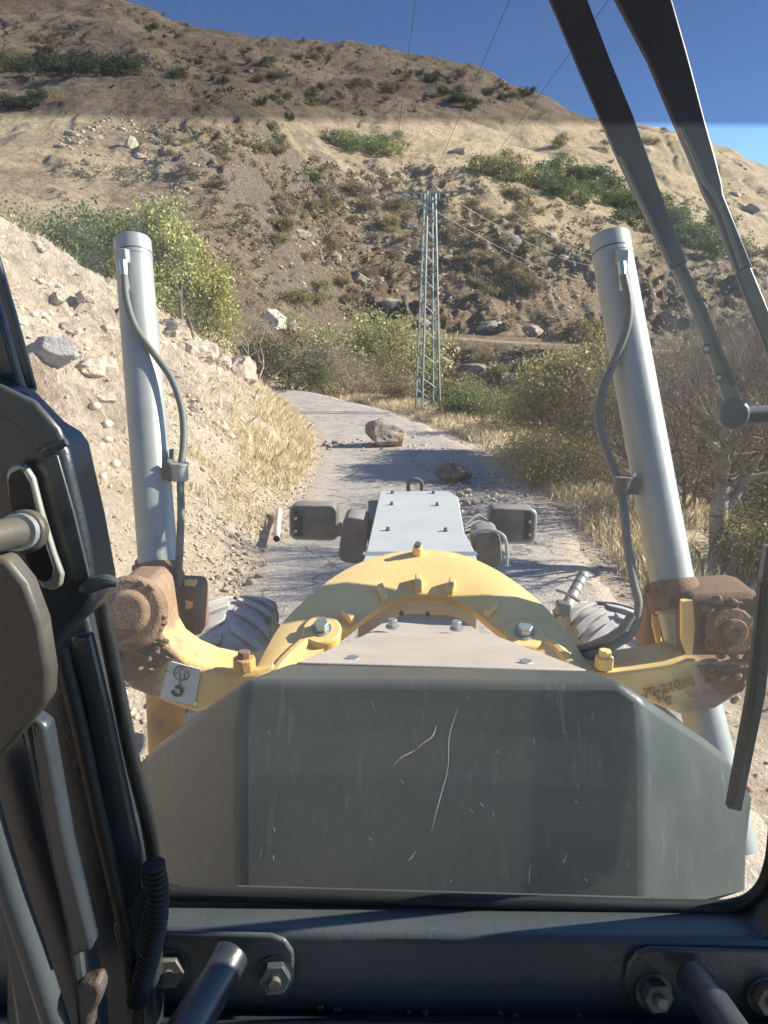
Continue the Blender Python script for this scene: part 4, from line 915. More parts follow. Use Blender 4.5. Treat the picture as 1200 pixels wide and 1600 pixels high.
for (u, v) in ((503, 990), (818, 996)):
    c = onpl(u, v); nn = _yn / np.linalg.norm(_yn); nn = nn * (1 if nn[2] > 0 else -1)
    gp('boss', disc(c - nn * .02, nn, .058, .04, 32), 'yellow', yoke, bevel=.006); hexbolt(yoke, c + nn * .02, nn, .022, MAT['steel'], .024)
    s = -1 if u < 600 else 1
for s, pts in ((-1, [(425, 1065, 2.0), (440, 1040, 2.03), (480, 1003, 2.10), (500, 995, 2.12)]), (1, [(835, 1000, 2.12), (865, 1010, 2.1), (890, 1040, 2.03), (905, 1065, 2.0)])):
    gp('rib', tube([onpl(*z[:2]) for z in pts], [.012, .02, .022, .012], 10, n=14), 'yellow', yoke)
# main frame beam below and ahead
c0, c1 = P(655, 985, 2.5) - ZV * .34, P(652, 880, 4.9) - ZV * .55
gp('main_beam', box((c0 + c1) / 2, .30, np.linalg.norm(c1 - c0), .32, [XV, (c1 - c0) / np.linalg.norm(c1 - c0), np.cross(XV, (c1 - c0) / np.linalg.norm(c1 - c0))]), 'yellow', bevel=.02)
gp('main_beam', box(P(655, 1150, 1.95) - ZV * .2, .34, 1.0, .36), 'yellow', bevel=.02)

# --- lift arms (castings) either side
def extr(name, uvs, t, m, dy, dz=0, par=None, **k): return gp(name, prism([P(u, v, t) for u, v in uvs], (0, dy, dz)), m, par, **k)
la = extr('lift_arm', [(160, 975), (168, 1015), (180, 1055), (205, 1078), (260, 1100), (308, 1116), (350, 1100), (395, 1078), (430, 1055), (430, 1040), (396, 1050), (355, 1050), (322, 1043), (292, 1030), (268, 1012), (256, 990), (252, 960), (247, 925), (233, 908), (190, 908), (165, 930)], 2.12, 'arm', .15, bevel=.014)
extr('mud_patch', [(172, 1035), (185, 1058), (200, 1066), (222, 1062), (250, 1045), (262, 1030), (280, 1030), (262, 1012), (236, 1002), (200, 1005), (175, 1000)], 2.112, 'mud', .02, par=la, bevel=.006)
ra = extr('lift_arm', [(905, 1045), (895, 1070), (960, 1090), (1010, 1096), (1066, 1118), (1118, 1108), (1155, 1085), (1178, 1056), (1196, 1040), (1198, 1030), (1150, 1030), (1075, 1030), (1040, 1040), (985, 1048), (940, 1053)], 2.10, 'arm', .15, bevel=.014)
# muddy clevis blocks behind the arms
gp('clevis', box(P(284, 945, 2.42), .15, .12, .17), 'mudbrown', bevel=.022)
extr('clevis_strip', [(288, 908), (306, 908), (300, 950), (290, 952)], 2.352, 'yellow', .02)
gp('clevis', box(P(1036, 975, 2.38), .14, .12, .165), 'mudbrown', bevel=.02)
extr('clevis', [(1068, 1032), (1068, 950), (1080, 932), (1172, 927), (1196, 934), (1200, 1036)], 2.13, 'mudbrown', .18, bevel=.016)
extr('clevis_strip', [(1066, 940), (1082, 938), (1086, 980), (1082, 1022), (1074, 1030), (1066, 1000)], 2.1275, 'yellow', .02)
extr('clevis_strip', [(1017, 945), (1027, 948), (1033, 985), (1036, 1010), (1028, 1012), (1020, 980)], 2.312, 'yellow', .02, bevel=.004)
# left pivot: dished mud covered ring and pin
c = P(205, 957, 2.10); nn = np.array([.05, -.93, .35]); nn /= np.linalg.norm(nn)
pv = gp('pivot_ring', disc(c, nn, .105, .035, 36, .092), 'mud', bevel=.008)
gp('pivot_cap', disc(c + nn * .034, nn, .065, .022, 28, .05), 'mud', pv, bevel=.006)
gp('pivot_pin', disc(P(166, 965, 2.02), np.array([-.2, -.9, .3]), .018, .02, 16), 'slot', pv, bevel=.003)
c = P(1140, 985, 2.10); pr = gp('pivot_cap', disc(c, nn, .034, .05, 28, .03), 'mud', bevel=.005); gp('pivot_ring', disc(c, nn, .07, .025, 28, .062), 'mud', pr, bevel=.006)
gp('pivot_pin', disc(P(1177, 975, 2.05), nn, .018, .02, 16), 'slot', pr, bevel=.003)
# lumps of dried mud
def clod(u, v, t, r, par, s):
    V, Fc = lathe_rock(s, 2, 10); V = V * r * np.array([1, .7, .8]) + P(u, v, t); gp('mud_clod', (V, Fc.tolist()), 'mud', par, smooth=False)
rr = random.Random(9)
for i in range(30): clod(rr.uniform(172, 262), rr.uniform(1000, 1048), 2.11, rr.uniform(.006, .018), la, i)
for i in range(16):
    a = rr.uniform(0, 6.28); clod(205 + 50 * math.cos(a), 957 + 48 * math.sin(a), 2.08, rr.uniform(.008, .018), pv, 40 + i)
for i in range(46): clod(rr.uniform(1100, 1190), rr.choice([rr.uniform(935, 972), rr.uniform(1000, 1030), rr.uniform(1042, 1072)]), 2.095, rr.uniform(.006, .020), ra, 80 + i)
extr('mud_patch', [(1090, 1040), (1185, 1042), (1182, 1050), (1160, 1082), (1130, 1088), (1110, 1068)], 2.094, 'mud', .01, par=ra, bevel=.004)
# embossed casting number on the right arm
def text(s, c, size, m, par, ax, extrude=.002, name='lettering'):
    cu = bpy.data.curves.new(name, 'FONT'); cu.body = s; cu.size = size; cu.extrude = extrude; cu.align_x = 'CENTER'; cu.align_y = 'CENTER'
    o = bpy.data.objects.new(name, cu); COL.objects.link(o); cu.materials.append(MAT[m]); X, Y_, Z_ = [np.array(a) / np.linalg.norm(a) for a in ax]
    off = np.zeros(3); q_ = par
    while q_ is not None: off = off + np.array(q_.location); q_ = q_.parent
    o.matrix_world = Matrix(((X[0], Y_[0], Z_[0], c[0] - off[0]), (X[1], Y_[1], Z_[1], c[1] - off[1]), (X[2], Y_[2], Z_[2], c[2] - off[2]), (0, 0, 0, 1)))
    o.parent = par; bpy.context.view_layer.update(); me = bpy.data.meshes.new_from_object(o.evaluated_get(bpy.context.evaluated_depsgraph_get())); mw = o.matrix_basis.copy()
    bpy.data.objects.remove(o); o = bpy.data.objects.new(name, me); COL.objects.link(o); o.parent = par; o.matrix_basis = mw; return o
MAT['castnum'] = metal_paint('dirt_filled_numbers', (.32, .22, .08), .7, .4, up=False)
X_ = P(1080, 1066, 2.098) - P(1000, 1084, 2.098); text('-70-21810', P(1043, 1076, 2.093), .038, 'castnum', ra, (X_, np.cross(-YV, X_), -YV), .003)
text('91', P(1034, 1092, 2.093), .030, 'castnum', ra, (X_, np.cross(-YV, X_), -YV), .003)
extr('cast_mark', [(1041, 1090), (1049, 1089), (1050, 1101), (1042, 1102)], 2.093, 'castnum', .004, par=ra)
# lifting point sticker on the left arm
dc = extr('sticker', [(264, 1033), (314, 1046), (304, 1102), (250, 1090)], 2.114, 'decal', .004, par=la)
def ringuv(cu_, cv_, r, w, m, par, t=2.111, a0=0, a1=360, nm='symbol'):
    c = P(cu_, cv_, t); k = t / F
    pts = [c + XV * (r * k * math.cos(math.radians(a))) + ZV * (r * k * math.sin(math.radians(a))) for a in np.linspace(a0, a1, 33)]
    gp(nm, tube(pts, w, 6), m, par)
ringuv(284, 1052, 12, .0022, 'ink', dc)
def strokes(pts, t, w, par):
    gp('symbol', tube([P(u, v, t) for u, v in pts], w, 6), 'ink', par)
strokes([(281, 1062), (281, 1052), (276, 1052), (284, 1043), (293, 1052), (288, 1052), (288, 1062), (281, 1062)], 2.111, .0014, dc)
strokes([(281, 1064), (280, 1072)], 2.111, .0022, dc); ringuv(277, 1080, 7, .0045, 'ink', dc, a0=110, a1=-190)
# fasteners on the arms
for (u, v, t) in ((382, 1042, 2.12), (943, 1040, 2.12)):
    f_ = gp('fitting', disc(P(u, v + 4, t), ZV, .032 if u < 600 else .026, .035, 8), 'yellowmud' if u < 600 else 'yellow', bevel=.004)
    gp('nut', disc(P(u, v + 4, t) + ZV * .034, ZV, .018, .02, 6), 'rust' if u < 600 else 'yellow', f_, bevel=.002)

# --- lift cylinders
def cylinder(top, tt, bot, tb, low, tl, r, side):
    a, b = P(*top, tt), P(*bot, tb); e = P(*low, tl); d = (a - b) / np.linalg.norm(a - b)
    cy = gp('lift_cylinder', tube([b - d * .06, b, a - d * .07, a], r, 48), 'tube', bevel=.004)
    gp('end_cap', disc(a - d * .072, d, r * 1.025, .075, 48), 'tube', cy, bevel=.004); gp('end_groove', disc(a - d * .055, d, r * 1.032, .004, 48), 'seal', cy)
    gp('barrel', tube([b - d * .02, e], r * .93, 40), 'yellowmud' if side < 0 else 'tube', cy)
    col = gp('mud_collar', tube([b - d * .05, b - d * .01, b + d * .035], [r * 1.2, r * 1.28, r * 1.08], 28), 'mud', cy)
    rr_ = random.Random(5 + side)
    for i in range(12):
        th = rr_.uniform(0, 6.28); V, Fc2 = lathe_rock(i + 400, 2, 8); V = V * rr_.uniform(.012, .024) + b + d * rr_.uniform(-.03, .04) + np.array([math.cos(th), math.sin(th), 0]) * r * 1.12
        gp('mud_clod', (V, Fc2.tolist()), 'mud', col, smooth=False)
    return cy, a, b, d
c1, a1, b1, d1 = cylinder((207, 378), 2.60, (249, 898), 2.38, (268, 1300), 2.27, .0605, -1)
c2, a2, b2, d2 = cylinder((952, 372), 2.46, (1053, 925), 2.26, (1150, 1330), 2.10, .0625, 1)
def hose(pts, r, m='hose', n=60, name='hose', par=None): return gp(name, tube([P(*p_) for p_ in pts], r, 14, n=n), m, par)
def fitting(u, v, t, par):
    gp('hose_fitting', box(P(u, v, t), .035, .04, .045), 'tube', par, bevel=.004); gp('hose_fitting', tube([P(u, v + 8, t - .02), P(u + 2, v + 30, t - .025), P(u + 4, v + 52, t - .02)], [.015, .012, .014], 8), 'steel', par, bevel=.001)
fitting(192, 400, 2.50, c1); fitting(971, 402, 2.37, c2)
h1 = hose([(194, 430, 2.47), (198, 470, 2.46), (212, 512, 2.46), (240, 552, 2.46), (268, 592, 2.46), (284, 640, 2.45), (287, 690, 2.43), (282, 740, 2.40), (283, 800, 2.36), (281, 850, 2.32), (278, 915, 2.34)], .0115)
h2 = hose([(974, 430, 2.34), (982, 470, 2.33), (980, 510, 2.33), (962, 560, 2.34), (943, 605, 2.34), (935, 650, 2.33), (945, 695, 2.31), (962, 740, 2.29), (974, 790, 2.27), (980, 850, 2.25), (990, 910, 2.22), (998, 945, 2.20), (990, 985, 2.18), (965, 1005, 2.18), (930, 1022, 2.17), (890, 1030, 2.3)], .0125)
hose([(1020, 885, 2.33), (1014, 915, 2.3), (1010, 940, 2.28)], .008); hose([(988, 960, 2.16), (970, 985, 2.16), (945, 1000, 2.17), (915, 1012, 2.22), (880, 1018, 2.35)], .0125)
hose([(905, 940, 2.5), (885, 928, 2.55), (870, 922, 2.6)], .005)
def clamp(u, v, t, par, sgn):
    c = P(u, v, t); k = gp('hose_clamp', disc(c - ZV * .026, ZV, .026, .052, 20), 'tube' if sgn < 0 else 'lamp', par, bevel=.003)
    gp('clamp_rim', disc(c + ZV * .022, ZV, .029, .007, 20), 'tube' if sgn < 0 else 'lamp', k); gp('clamp_bracket', box(c + XV * (sgn * .035), .03, .012, .05), 'lamp', k); gp('bolt', disc(c + XV * sgn * .03 + ZV * .03, ZV, .008, .01, 6), 'steel', k)
clamp(281, 738, 2.40, h1, -1); clamp(972, 759, 2.28, h2, 1)
gp('side_bracket', prism([P(264, 703, 2.42), P(268, 703, 2.42), P(270, 752, 2.42), (P(264, 752, 2.42))], (0, .03, 0)), 'lamp')
hose([(935, 1035, 2.14), (942, 1020, 2.14), (945, 1005, 2.15)], .006, 'rust', name='pipe_stub')

# --- nose
HZ = 1.77
def Z(u, v, z=HZ): return PZ(u, v, z)
ntop = [Z(594, 767), Z(700, 767), Z(716, 776), Z(720, 800), Z(726, 832), Z(742, 862), Z(752, 900), Z(558, 900), Z(572, 862)]
nose = gp('nose_plate', prism(ntop, -ZV * .02), 'hood', bevel=.006)
nb_ = [p_ + (np.array([.05, 4.2, 0]) - p_) * np.array([.02, .005, 0]) - ZV * .022 for p_ in ntop]
gp('nose_box', prism(nb_, -ZV * .55), 'hoodside', bevel=.01)
gp('nose_side_box', prism([Z(575, 782, 1.70), Z(594, 770, 1.70), Z(590, 812, 1.70), Z(575, 812, 1.70)], -ZV * .45), 'lamp', bevel=.012)
gp('nose_band', prism([Z(566, 868), Z(746, 868), Z(745, 863), Z(568, 863)], ZV * .004), 'steel')
for u, v in ((613, 771), (612, 789), (606, 829), (677, 771), (683, 790), (696, 830)): hexbolt(nose, Z(u, v) + ZV * .001, ZV, .011, MAT['darksteel'], .018)
lp = [Z(638, 768) + ZV * (-.01), Z(638, 768) + ZV * .05, Z(641, 768) + ZV * .075, Z(648, 768) + ZV * .085, Z(655, 768) + ZV * .075, Z(659, 768) + ZV * .05, Z(659, 768) + ZV * (-.01)]
gp('lifting_eye', tube([p_ + YV * .03 for p_ in lp], .014, 12, n=30), 'rust')

# --- headlamps and the mirror-like housings beside the nose
def rbox(name, uvc, w, h, dep, m, par=None, r=.03, tilt=0, lean=0):
    c = P(*uvc); pts = []
    for cx, cz, a0 in ((w / 2 - r, h / 2 - r, 0), (-w / 2 + r, h / 2 - r, 90), (-w / 2 + r, -h / 2 + r, 180), (w / 2 - r, -h / 2 + r, 270)):
        for a in (0, 30, 60, 90):
            x = cx + r * math.cos(math.radians(a0 + a)); z = cz + r * math.sin(math.radians(a0 + a))
            pts.append(c + XV * (x * math.cos(tilt) - z * math.sin(tilt)) + ZV * (x * math.sin(tilt) + z * math.cos(tilt)) + YV * (-lean * x))
    return gp(name, prism(pts, (0, dep, 0)), m, par, bevel=.008)
for sgn, (u, v), (u2, v2), (u3, v3) in ((-1, (490, 816), (552, 845), (530, 832)), (1, (800, 821), (762, 860), (745, 828))):
    hl = rbox('headlamp', (u, v, 5.1), .31, .225, .16, 'lamp', r=.045, tilt=-.02 * sgn)
    rbox('headlamp_rim', (u, v + 1, 5.22), .335, .25, .05, 'tube', hl, r=.05)
    rbox('lens', (u, v, 5.30), .29, .20, .02, 'steel', hl, r=.04)
    gp('inner_rib', box(P(u + 25 * sgn, v, 5.09), .05, .012, .19), 'seal', hl, bevel=.004)
    for dv in (-6, 14): gp('bolt', disc(P(u + 28 * sgn, v + dv, 5.075), -YV, .010, .012, 6), 'steel', hl)
    hm = rbox('lamp_bracket', (u2, v2, 4.85 if sgn < 0 else 4.6), .165, .30 if sgn < 0 else .22, .26, 'lamp', r=.05, tilt=.12 * sgn)
    gp('lamp_arm', tube([P(u + 38 * -sgn, v + 4, 5.18), P(u3, v3, 5.1), P(600 if sgn < 0 else 715, 838, 5.0)], .04 if sgn > 0 else .028, 12), 'lamp', hl)
gp('bracket_rim', tube([P(737, 832, 4.57), P(765, 828, 4.57), P(787, 838, 4.57), P(792, 862, 4.57), P(792, 885, 4.57)], .010, 8, n=20), 'tube')
for i in range(3): hose([(725, 822 + i * 4, 4.9), (745, 806 + i * 9, 5.0), (760, 812 + i * 6, 5.05)], .008, n=14, name='cable')

# --- wheels
def tyre(c, R_, w, steer, label):
    t = part('wheel', tube([c + XV * 0, c + XV * .001], .01, 4), MAT['rust'], gr)
    prof = [(-.5, .60), (-.52, .75), (-.49, .88), (-.42, .955), (-.25, .99), (0, 1.0), (.25, .99), (.42, .955), (.49, .88), (.52, .75), (.5, .60)]
    n = 64; V, Fc = [], []; ax = np.array([math.cos(steer), math.sin(steer), 0]); fw_ = np.array([-math.sin(steer), math.cos(steer), 0])
    for i in range(n):
        a = 2 * math.pi * i / n; rad = fw_ * math.cos(a) + ZV * math.sin(a)
        for px, pr in prof: V.append(c + ax * px * w + rad * pr * R_ * .965)
    m = len(prof)
    for i in range(n):
        for k in range(m - 1):
            j = (i + 1) % n; Fc.append([i * m + k, i * m + k + 1, j * m + k + 1, j * m + k])
    gp('tyre', (V, Fc), 'tyre', t, smooth=50)
    LV, LF = [], []
    for i in range(26):
        a0 = 2 * math.pi * i / 26
        for s in (-1, 1):
            st = []
            for f in (0, .35, .7, 1.0):
                a = a0 + (f * .26) + (0 if s > 0 else .12); x = s * (.04 + .46 * f) * w; rr_ = R_ * (1.0 - (.06 * f ** 3))
                for da, dr in ((-.050, 0), (.050, 0), (.058, -.05), (-.058, -.05)):
                    rad = fw_ * math.cos(a + da) + ZV * math.sin(a + da); st.append(c + ax * x + rad * (rr_ + dr))
            b = len(LV); LV += st
            for q_ in range(3):
                for k in range(4): LF.append([b + q_ * 4 + k, b + q_ * 4 + (k + 1) % 4, b + q_ * 4 + 4 + (k + 1) % 4, b + q_ * 4 + 4 + k])
            LF += [[b, b + 1, b + 2, b + 3], [b + 12, b + 15, b + 14, b + 13]]
    o = gp('tread', (LV, LF), 'tyre', t, smooth=30, bevel=.006); o['kind'] = 'stuff'
    gp('rim', tube([c - ax * w * .45, c - ax * w * .2, c + ax * w * .2, c + ax * w * .45], [R_ * .6, R_ * .52, R_ * .52, R_ * .6], 32), 'yellow', t)
    return t
tyre(np.array([P(365, 1010, 4.45)[0], P(365, 1010, 4.45)[1], .68]), .68, .46, .10, '')
tyre(np.array([P(945, 1010, 4.45)[0], P(945, 1010, 4.45)[1], .68]), .68, .46, .10, '')
gp('front_axle', box((.05, P(948, 1010, 4.15)[1], .72), 1.7, .22, .2), 'yellow', bevel=.02)
mk = gp('marker_rod', tube([P(884, 950, 3.9), P(912, 897, 4.05)], .030, 16), 'tube')
for i in range(4):
    f = .25 + .2 * i; p_ = P(884, 950, 3.9) * (1 - f) + P(912, 897, 4.05) * f; q_ = P(884, 950, 3.9) * (1 - f - .05) + P(912, 897, 4.05) * (f + .05); gp('rust_band', tube([p_, q_], .0305, 16), 'rust', mk)
gp('marker_socket', box(P(880, 950, 3.9), .07, .07, .07), 'darksteel', mk, bevel=.01)

# ============================================================ the cab around the camera
def cp(name, uvs, Y, m, dy=.03, par=None, **k):
    return gp(name, prism([PY(u, v, Y) for u, v in uvs], (0, -dy, 0)), m, par, **k)
# windscreen: one pane with the dark band along its top, and its rubber seal
def glass_mat():
    m, t, b, N, L = nodes('dusty_windscreen_glass'); t.nodes.remove(b)
    tr = N('BsdfTransparent'); tr.inputs[0].default_value = (.95, .97, .96, 1); df = N('BsdfDiffuse'); df.inputs[0].default_value = (.8, .78, .7, 1); tl = N('BsdfTranslucent'); tl.inputs[0].default_value = (.8, .78, .7, 1)
    ds = N('MixShader'); L(df.outputs[0], ds.inputs[1]); L(tl.outputs[0], ds.inputs[2])
    gl = N('BsdfGlossy'); gl.inputs['Roughness'].default_value = .02; gl.inputs[0].default_value = (1, 1, 1, 1)
    co = objco(t); wv = N('TexWave'); wv.wave_type = 'RINGS'; wv.rings_direction = 'Y'; setin(wv, Scale=9, Distortion=1.5, Detail=4); L(co, wv.inputs['Vector'])
    f = mathn(t, 'ADD', ramp(t, noise(t, 2.5, 6, .6, co), [(.3, (.055,) * 3), (.7, (.10,) * 3)]), mathn(t, 'MULTIPLY', ramp(t, wv.outputs['Fac'], [(.4, (0, 0, 0)), (.9, (1, 1, 1))]), .005))
    f = mathn(t, 'ADD', f, mathn(t, 'MULTIPLY', ramp(t, noise(t, 160, 2, .5, co), [(.68, (0, 0, 0)), (.74, (1, 1, 1))]), .05))
    a = N('MixShader'); L(f, a.inputs[0]); L(tr.outputs[0], a.inputs[1]); L(ds.outputs[0], a.inputs[2])
    g = N('MixShader'); g.inputs[0].default_value = .012; L(a.outputs[0], g.inputs[1]); L(gl.outputs[0], g.inputs[2]); L(g.outputs[0], t.nodes['Material Output'].inputs[0]); return m
def tint_mat():
    m, t, b, N, L = nodes('windscreen_sun_band'); t.nodes.remove(b)
    tr = N('BsdfTransparent'); a = N('Attribute'); a.attribute_name = 'fade'
    L(mix(t, a.outputs['Fac'], (1, 1, 1), (.43, .43, .48)), tr.inputs[0]); L(tr.outputs[0], t.nodes['Material Output'].inputs[0]); return m
MAT['glass'] = glass_mat(); MAT['tint'] = tint_mat()
YG = .82
ws = part('windscreen', ([PY(-420, 1420, YG), PY(1700, 1420, YG), PY(1700, -260, YG), PY(-420, -260, YG)], [[0, 1, 2, 3]]), MAT['glass'], gr)
sb = part('sun_band', ([PY(-420, 184, YG - .004), PY(1700, 208, YG - .004), PY(1700, 196, YG - .004), PY(-420, 172, YG - .004), PY(1700, -260, YG - .004), PY(-420, -260, YG - .004)], [[0, 1, 2, 3], [3, 2, 4, 5]]), MAT['tint'], ws)
_at = sb.data.attributes.new('fade', 'FLOAT', 'POINT'); _at.data.foreach_set('value', np.array([0, 0, 1, 1, 1, 1], np.float32))
gp('windscreen_seal', tube([PY(u, v, .80) for u, v in ((130, 1396), (400, 1399), (800, 1410), (1080, 1417), (1150, 1414), (1185, 1395), (1203, 1360), (1212, 1300), (1225, 1100))], .0085, 12, n=60), 'seal', ws)
# right frame corner outside the rounded opening
cp('cab_pillar', [(1040, 1440), (1135, 1424), (1168, 1414), (1193, 1390), (1208, 1355), (1216, 1300), (1240, 1000), (1300, 400), (1350, -300), (1750, -300), (1750, 1440)], .80, 'cab', .05)
# crossbar below the windscreen
cb = gp('crossbar', prism([PY(-60, 1392, .815), PY(-60, 1452, .745), PY(-60, 1578, .735), PY(-60, 1560, .80)], PY(1500, 1450, .745) - PY(-60, 1428, .745)), 'beam', bevel=.010, seg=3)
lg = gp('crossbar_ledge', prism([PY(-60, 1574, .74), PY(-60, 1590, .70), PY(-60, 1900, .62), PY(-60, 1900, .76)], PY(1500, 1600, .70) - PY(-60, 1582, .70)), 'cab', bevel=.004)
gp('weld_seam', tube([PY(440, 1571, .738), PY(900, 1583, .738), PY(1250, 1592, .738)], .0018, 6), 'cabgrey', lg)
for u, v, w in ((500, 1574, 18), (527, 1577, 18), (640, 1580, 12), (665, 1582, 16), (782, 1583, 12), (806, 1585, 18), (905, 1588, 14), (1000, 1590, 14)):
    V, Fc = lathe_rock(int(u), 2, 8); gp('weld_bead', (V * np.array([w / F * .37, .006, .0042]) + PY(u, v, .733), Fc.tolist()), 'cab', lg, smooth=60)
def pad(uvs, Y, par): return cp('mounting_pad', uvs, Y, 'beam', .007, par, bevel=.003)
p1 = pad([(120, 1448), (425, 1455), (447, 1463), (460, 1482), (462, 1530), (452, 1556), (430, 1566), (120, 1562)], .741, cb)
p2 = pad([(1260, 1590), (1010, 1584), (985, 1570), (972, 1530), (978, 1500), (992, 1482), (1015, 1476), (1260, 1482)], .741, cb)
def cabbolt(u, v, r, par, m='darksteel'):
    c = PY(u, v, .732); ax = np.array([.15, -1, .25]); ax /= np.linalg.norm(ax)
    w = gp('washer', disc(c, ax, r * 1.35, .004, 24), 'cabgrey', par); gp('nut', disc(c + ax * .004, ax, r * 1.12, .013, 6), m, w, bevel=.0012); gp('bolt_end', disc(c + ax * .017, ax, r * .42, .008, 16), 'darksteel', w, bevel=.001)
cabbolt(266, 1510, .016, p1); cabbolt(430, 1520, .016, p1, 'cabgrey'); cabbolt(1020, 1548, .0155, p2, 'cabgrey'); cabbolt(1192, 1552, .015, p2)
gp('support_tube', tube([PY(362, 1490, .72), PY(340, 1530, .69), PY(275, 1640, .60), PY(200, 1760, .52)], .021, 24), 'cab', p1, bevel=.003)
gp('support_tube', tube([PY(1082, 1527, .72), PY(1100, 1550, .69), PY(1160, 1640, .60), PY(1230, 1760, .52)], .019, 24), 'cab', p2, bevel=.003)
# left pillar, door frame and latch
lpil = cp('cab_pillar', [(60, 940), (150, 930), (180, 1060), (215, 1200), (252, 1370), (262, 1640), (30, 1640), (30, 1100)], .72, 'cab', .03, bevel=.004)
gp('pillar_seal', tube([PY(u, v, .685) for u, v in ((152, 915), (175, 1030), (205, 1180), (232, 1290), (244, 1372))], .0075, 12, n=30), 'seal', lpil)
gp('pillar_seal', tube([PY(u, v, .665) for u, v in ((96, 1010), (125, 1130), (160, 1290), (190, 1420), (205, 1500), (215, 1640))], .0085, 12, n=30), 'seal', lpil)
cp('pillar_flange', [(118, 985), (148, 985), (178, 1110), (222, 1320), (226, 1385), (204, 1420), (176, 1290), (150, 1150)], .675, 'cab', .012, lpil, bevel=.003)
cp('pillar_gusset', [(180, 1440), (228, 1380), (232, 1400), (214, 1470), (196, 1520)], .668, 'cabgrey', .006, lpil, bevel=.002)
dr = cp('door_frame', [(-20, 1060), (60, 1090), (85, 1170), (120, 1330), (152, 1460), (172, 1560), (176, 1660), (60, 1660), (30, 1460), (-20, 1240)], .62, 'cab', .03, bevel=.006)
gp('door_bar', prism([PY(62, 1100, .585), PY(88, 1118, .585), PY(120, 1300, .585), (PY(158, 1460, .585)), PY(126, 1468, .585), (PY(92, 1320, .585))], (0, -.02, 0)), 'cab', dr, bevel=.004)
gp('door_edge', tube([PY(u, v, .575) for u, v in ((40, 1100), (80, 1290), (118, 1470), (135, 1620))], .006, 8, n=20), 'cabgrey', dr)
cp('rusty_stop', [(132, 1515), (166, 1508), (172, 1525), (166, 1545), (156, 1560), (154, 1590), (140, 1600), (134, 1545)], .580, 'rustdark', .02, dr, bevel=.004)
gp('grab_rail', tube([PY(u, v, .56) for u, v in ((-30, 1230), (-8, 1310), (20, 1400), (55, 1500), (100, 1640))], .0115, 16, n=24), 'cabgrey')
# corrugated conduit
cc = [PY(u, v, .655) for u, v in ((240, 1350), (247, 1400), (243, 1450), (232, 1500), (220, 1540), (214, 1566))]; cs = spline(cc, 120)
gp('conduit', tube(cs, [.0115 if i % 4 < 2 else .0088 for i in range(120)], 14), 'seal'); 
gp('conduit_wire', tube([PY(214, 1560, .655), PY(206, 1640, .65)], .006, 8), 'seal')
# hinge bracket high on the left
br = cp('hinge_bracket', [(-30, 575), (10, 585), (62, 612), (104, 656), (130, 672), (143, 690), (152, 730), (168, 800), (187, 905), (170, 935), (140, 960), (105, 1010), (60, 1010), (50, 940), (10, 800), (-30, 760)], .64, 'cab', .05, bevel=.007, seg=3)
cp('bracket_cover', [(-30, 590), (8, 600), (60, 625), (98, 668), (108, 690), (90, 700), (66, 706), (40, 668), (0, 645), (-30, 640)], .588, 'cabgrey', .008, br, bevel=.006, seg=3)
cp('bracket_recess', [(72, 712), (92, 710), (118, 800), (142, 900), (128, 908), (120, 905), (96, 810)], .590, 'cabgrey', .003, br, bevel=.001)
gp('bracket_weld', tube([PY(u, v, .585) for u, v in ((126, 922), (140, 916), (166, 908), (184, 912))], [.003, .006, .006, .003], 10, n=12), 'cabgrey', br)
gp('bracket_weld', tube([PY(u, v, .583) for u, v in ((68, 708), (80, 700), (104, 690))], [.004, .006, .003], 10, n=12), 'cabgrey', br)
lu = [(15, 740), (20, 728), (32, 722), (45, 725), (58, 745), (72, 800), (90, 860), (103, 895), (100, 912), (88, 920), (70, 915), (58, 895), (40, 850), (28, 810), (18, 770)]
sl = cp('latch_plate', lu, .583, 'slot', .006, br, bevel=.002); cp('latch_slot', [(42 + (u - 58) * .80 + 8, 820 + (v - 820) * .88) for u, v in lu], .5765, 'seal', .003, sl)
pn = gp('latch_pin', tube([PY(-30, 842, .52), PY(14, 834, .545), PY(38, 830, .565)], .012, 20), 'mirror', br); gp('latch_collar', disc(PY(34, 831, .56), PY(60, 826, .59) - PY(34, 831, .56), .017, .012, 20), 'mirror', pn, bevel=.002)
gp('latch_ring', disc(PY(26, 832, .552), PY(60, 826, .59) - PY(26, 832, .552), .0145, .008, 20), 'steel', pn)
cp('mirror_back', [(-40, 850), (30, 862), (60, 900), (82, 960), (94, 1040), (92, 1078), (60, 1120), (20, 1165), (-40, 1210)], .55, 'mirror', .02, bevel=.004, seg=2)
# bars at the left picture edge above
dbar = cp('door_post', [(-80, 180), (-26, 290), (4, 400), (30, 490), (63, 612), (20, 620), (-60, 560)], .66, 'cab', .03, bevel=.004)
cp('post_strip', [(-38, 280), (-6, 380), (26, 490), (60, 608), (44, 606), (14, 500), (-12, 420), (-50, 320)], .628, 'cabgrey', .004, dbar, bevel=.002)
# roof and rear wall keep the light off the cab's inside
gp('cab_roof', box((0.05, -.10, 3.72), 1.7, 2.0, .06), 'cab', bevel=.02)
gp('cab_rear_wall', box((0.05, -1.12, 2.5), 1.6, .05, 2.3), 'cab', bevel=.01)
gp('cab_floor', box((0.05, -.1, 1.25), 1.5, 1.6, .06), 'cab', bevel=.01)

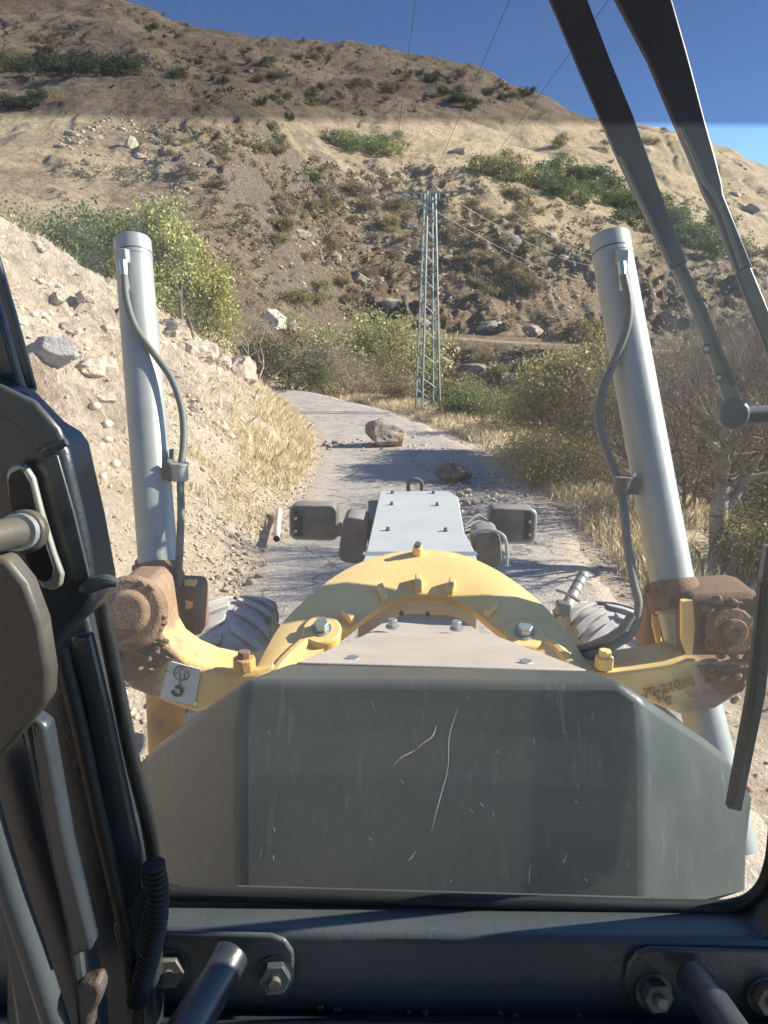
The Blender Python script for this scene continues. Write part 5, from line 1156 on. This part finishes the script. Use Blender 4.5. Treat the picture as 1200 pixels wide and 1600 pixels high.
# --- wipers in front of the glass
def bar(name, L_, R_, Y, m, par=None, dy=.012, **k): return cp(name, L_ + R_[::-1], Y, m, dy, par, **k)
YW = .885
w1 = bar('wiper_arm', [(800, -120), (852, -10), (900, 105), (960, 245), (1010, 350), (1046, 424)], [(865, -120), (908, -10), (950, 100), (985, 185), (1030, 310), (1069, 412)], YW, 'wiper', bevel=.002)
bar('arm_flange', [(857, 0), (900, 102), (960, 242), (1010, 347), (1046, 422)], [(861, 0), (905, 102), (965, 242), (1016, 347), (1052, 422)], YW - .013, 'wiper', w1, .006)
bar('arm_edge', [(966, 245), (1012, 345), (1043, 415)], [(971, 245), (1017, 343), (1048, 412)], YW - .021, 'wiperedge', w1, .003)
bar('arm_link', [(1047, 420), (1080, 490), (1105, 560), (1130, 630), (1145, 655)], [(1066, 410), (1098, 478), (1124, 545), (1146, 600), (1160, 632)], YW - .004, 'wiperedge', w1, .008, bevel=.0015)
bar('link_edge', [(1063, 412), (1095, 480), (1121, 547), (1143, 602)], [(1067, 410), (1100, 478), (1126, 545), (1148, 600)], YW - .014, 'wiper', w1, .004)
for u, v in ((1103, 545), (1122, 590)): gp('pivot', disc(PY(u, v, YW - .012), -YV, .0055, .006, 18), 'wiper', w1, bevel=.001); gp('pivot_pin', disc(PY(u, v, YW - .018), -YV, .0025, .002, 12), 'steel', w1)
gp('link_knob', disc(PY(1072, 506, YW), np.array([-.6, -.8, 0]), .007, .014, 14), 'wiper', w1, bevel=.002)
gp('blade_rod', tube([PY(1138, 645, YW - .006), PY(1165, 650, YW - .006), PY(1260, 644, YW - .006)], .0105, 14), 'wiper', w1); gp('rod_knuckle', disc(PY(1150, 648, YW - .02), YV, .017, .022, 20), 'wiper', w1, bevel=.004)
w2 = bar('wiper_arm', [(905, -120), (952, -10), (1010, 100), (1052, 200), (1080, 265), (1096, 306), (1112, 336), (1145, 426)], [(1000, -120), (1040, -10), (1070, 95), (1095, 190), (1112, 250), (1122, 290), (1124, 306), (1170, 420)], YW + .004, 'wiper', bevel=.002)
bar('arm_edge', [(1060, 200), (1080, 245), (1096, 285), (1112, 305), (1128, 340), (1156, 420)], [(1066, 200), (1086, 243), (1102, 282), (1117, 300), (1133, 338), (1161, 418)], YW - .010, 'wiperedge', w2, .004)
bar('arm_link', [(1147, 426), (1185, 520), (1215, 600)], [(1168, 416), (1205, 506), (1235, 590)], YW, 'wiperedge', w2, .008, bevel=.0015)
bar('link_edge', [(1147, 428), (1185, 522), (1215, 602)], [(1151, 426), (1189, 520), (1219, 600)], YW - .010, 'wiper', w2, .004)
wb = bar('wiper_blade', [(1192, 850), (1184, 905), (1165, 1080), (1133, 1256)], [(1225, 850), (1207, 905), (1190, 1080), (1153, 1260)], .865, 'wiper', dy=.01)
bar('blade_rubber', [(1184, 905), (1165, 1080), (1134, 1254)], [(1189, 905), (1171, 1080), (1140, 1255)], .853, 'seal', wb, .008)
bar('blade_spine', [(1196, 905), (1178, 1080), (1146, 1256)], [(1199, 905), (1181, 1080), (1149, 1257)], .853, 'cabgrey', wb, .003)
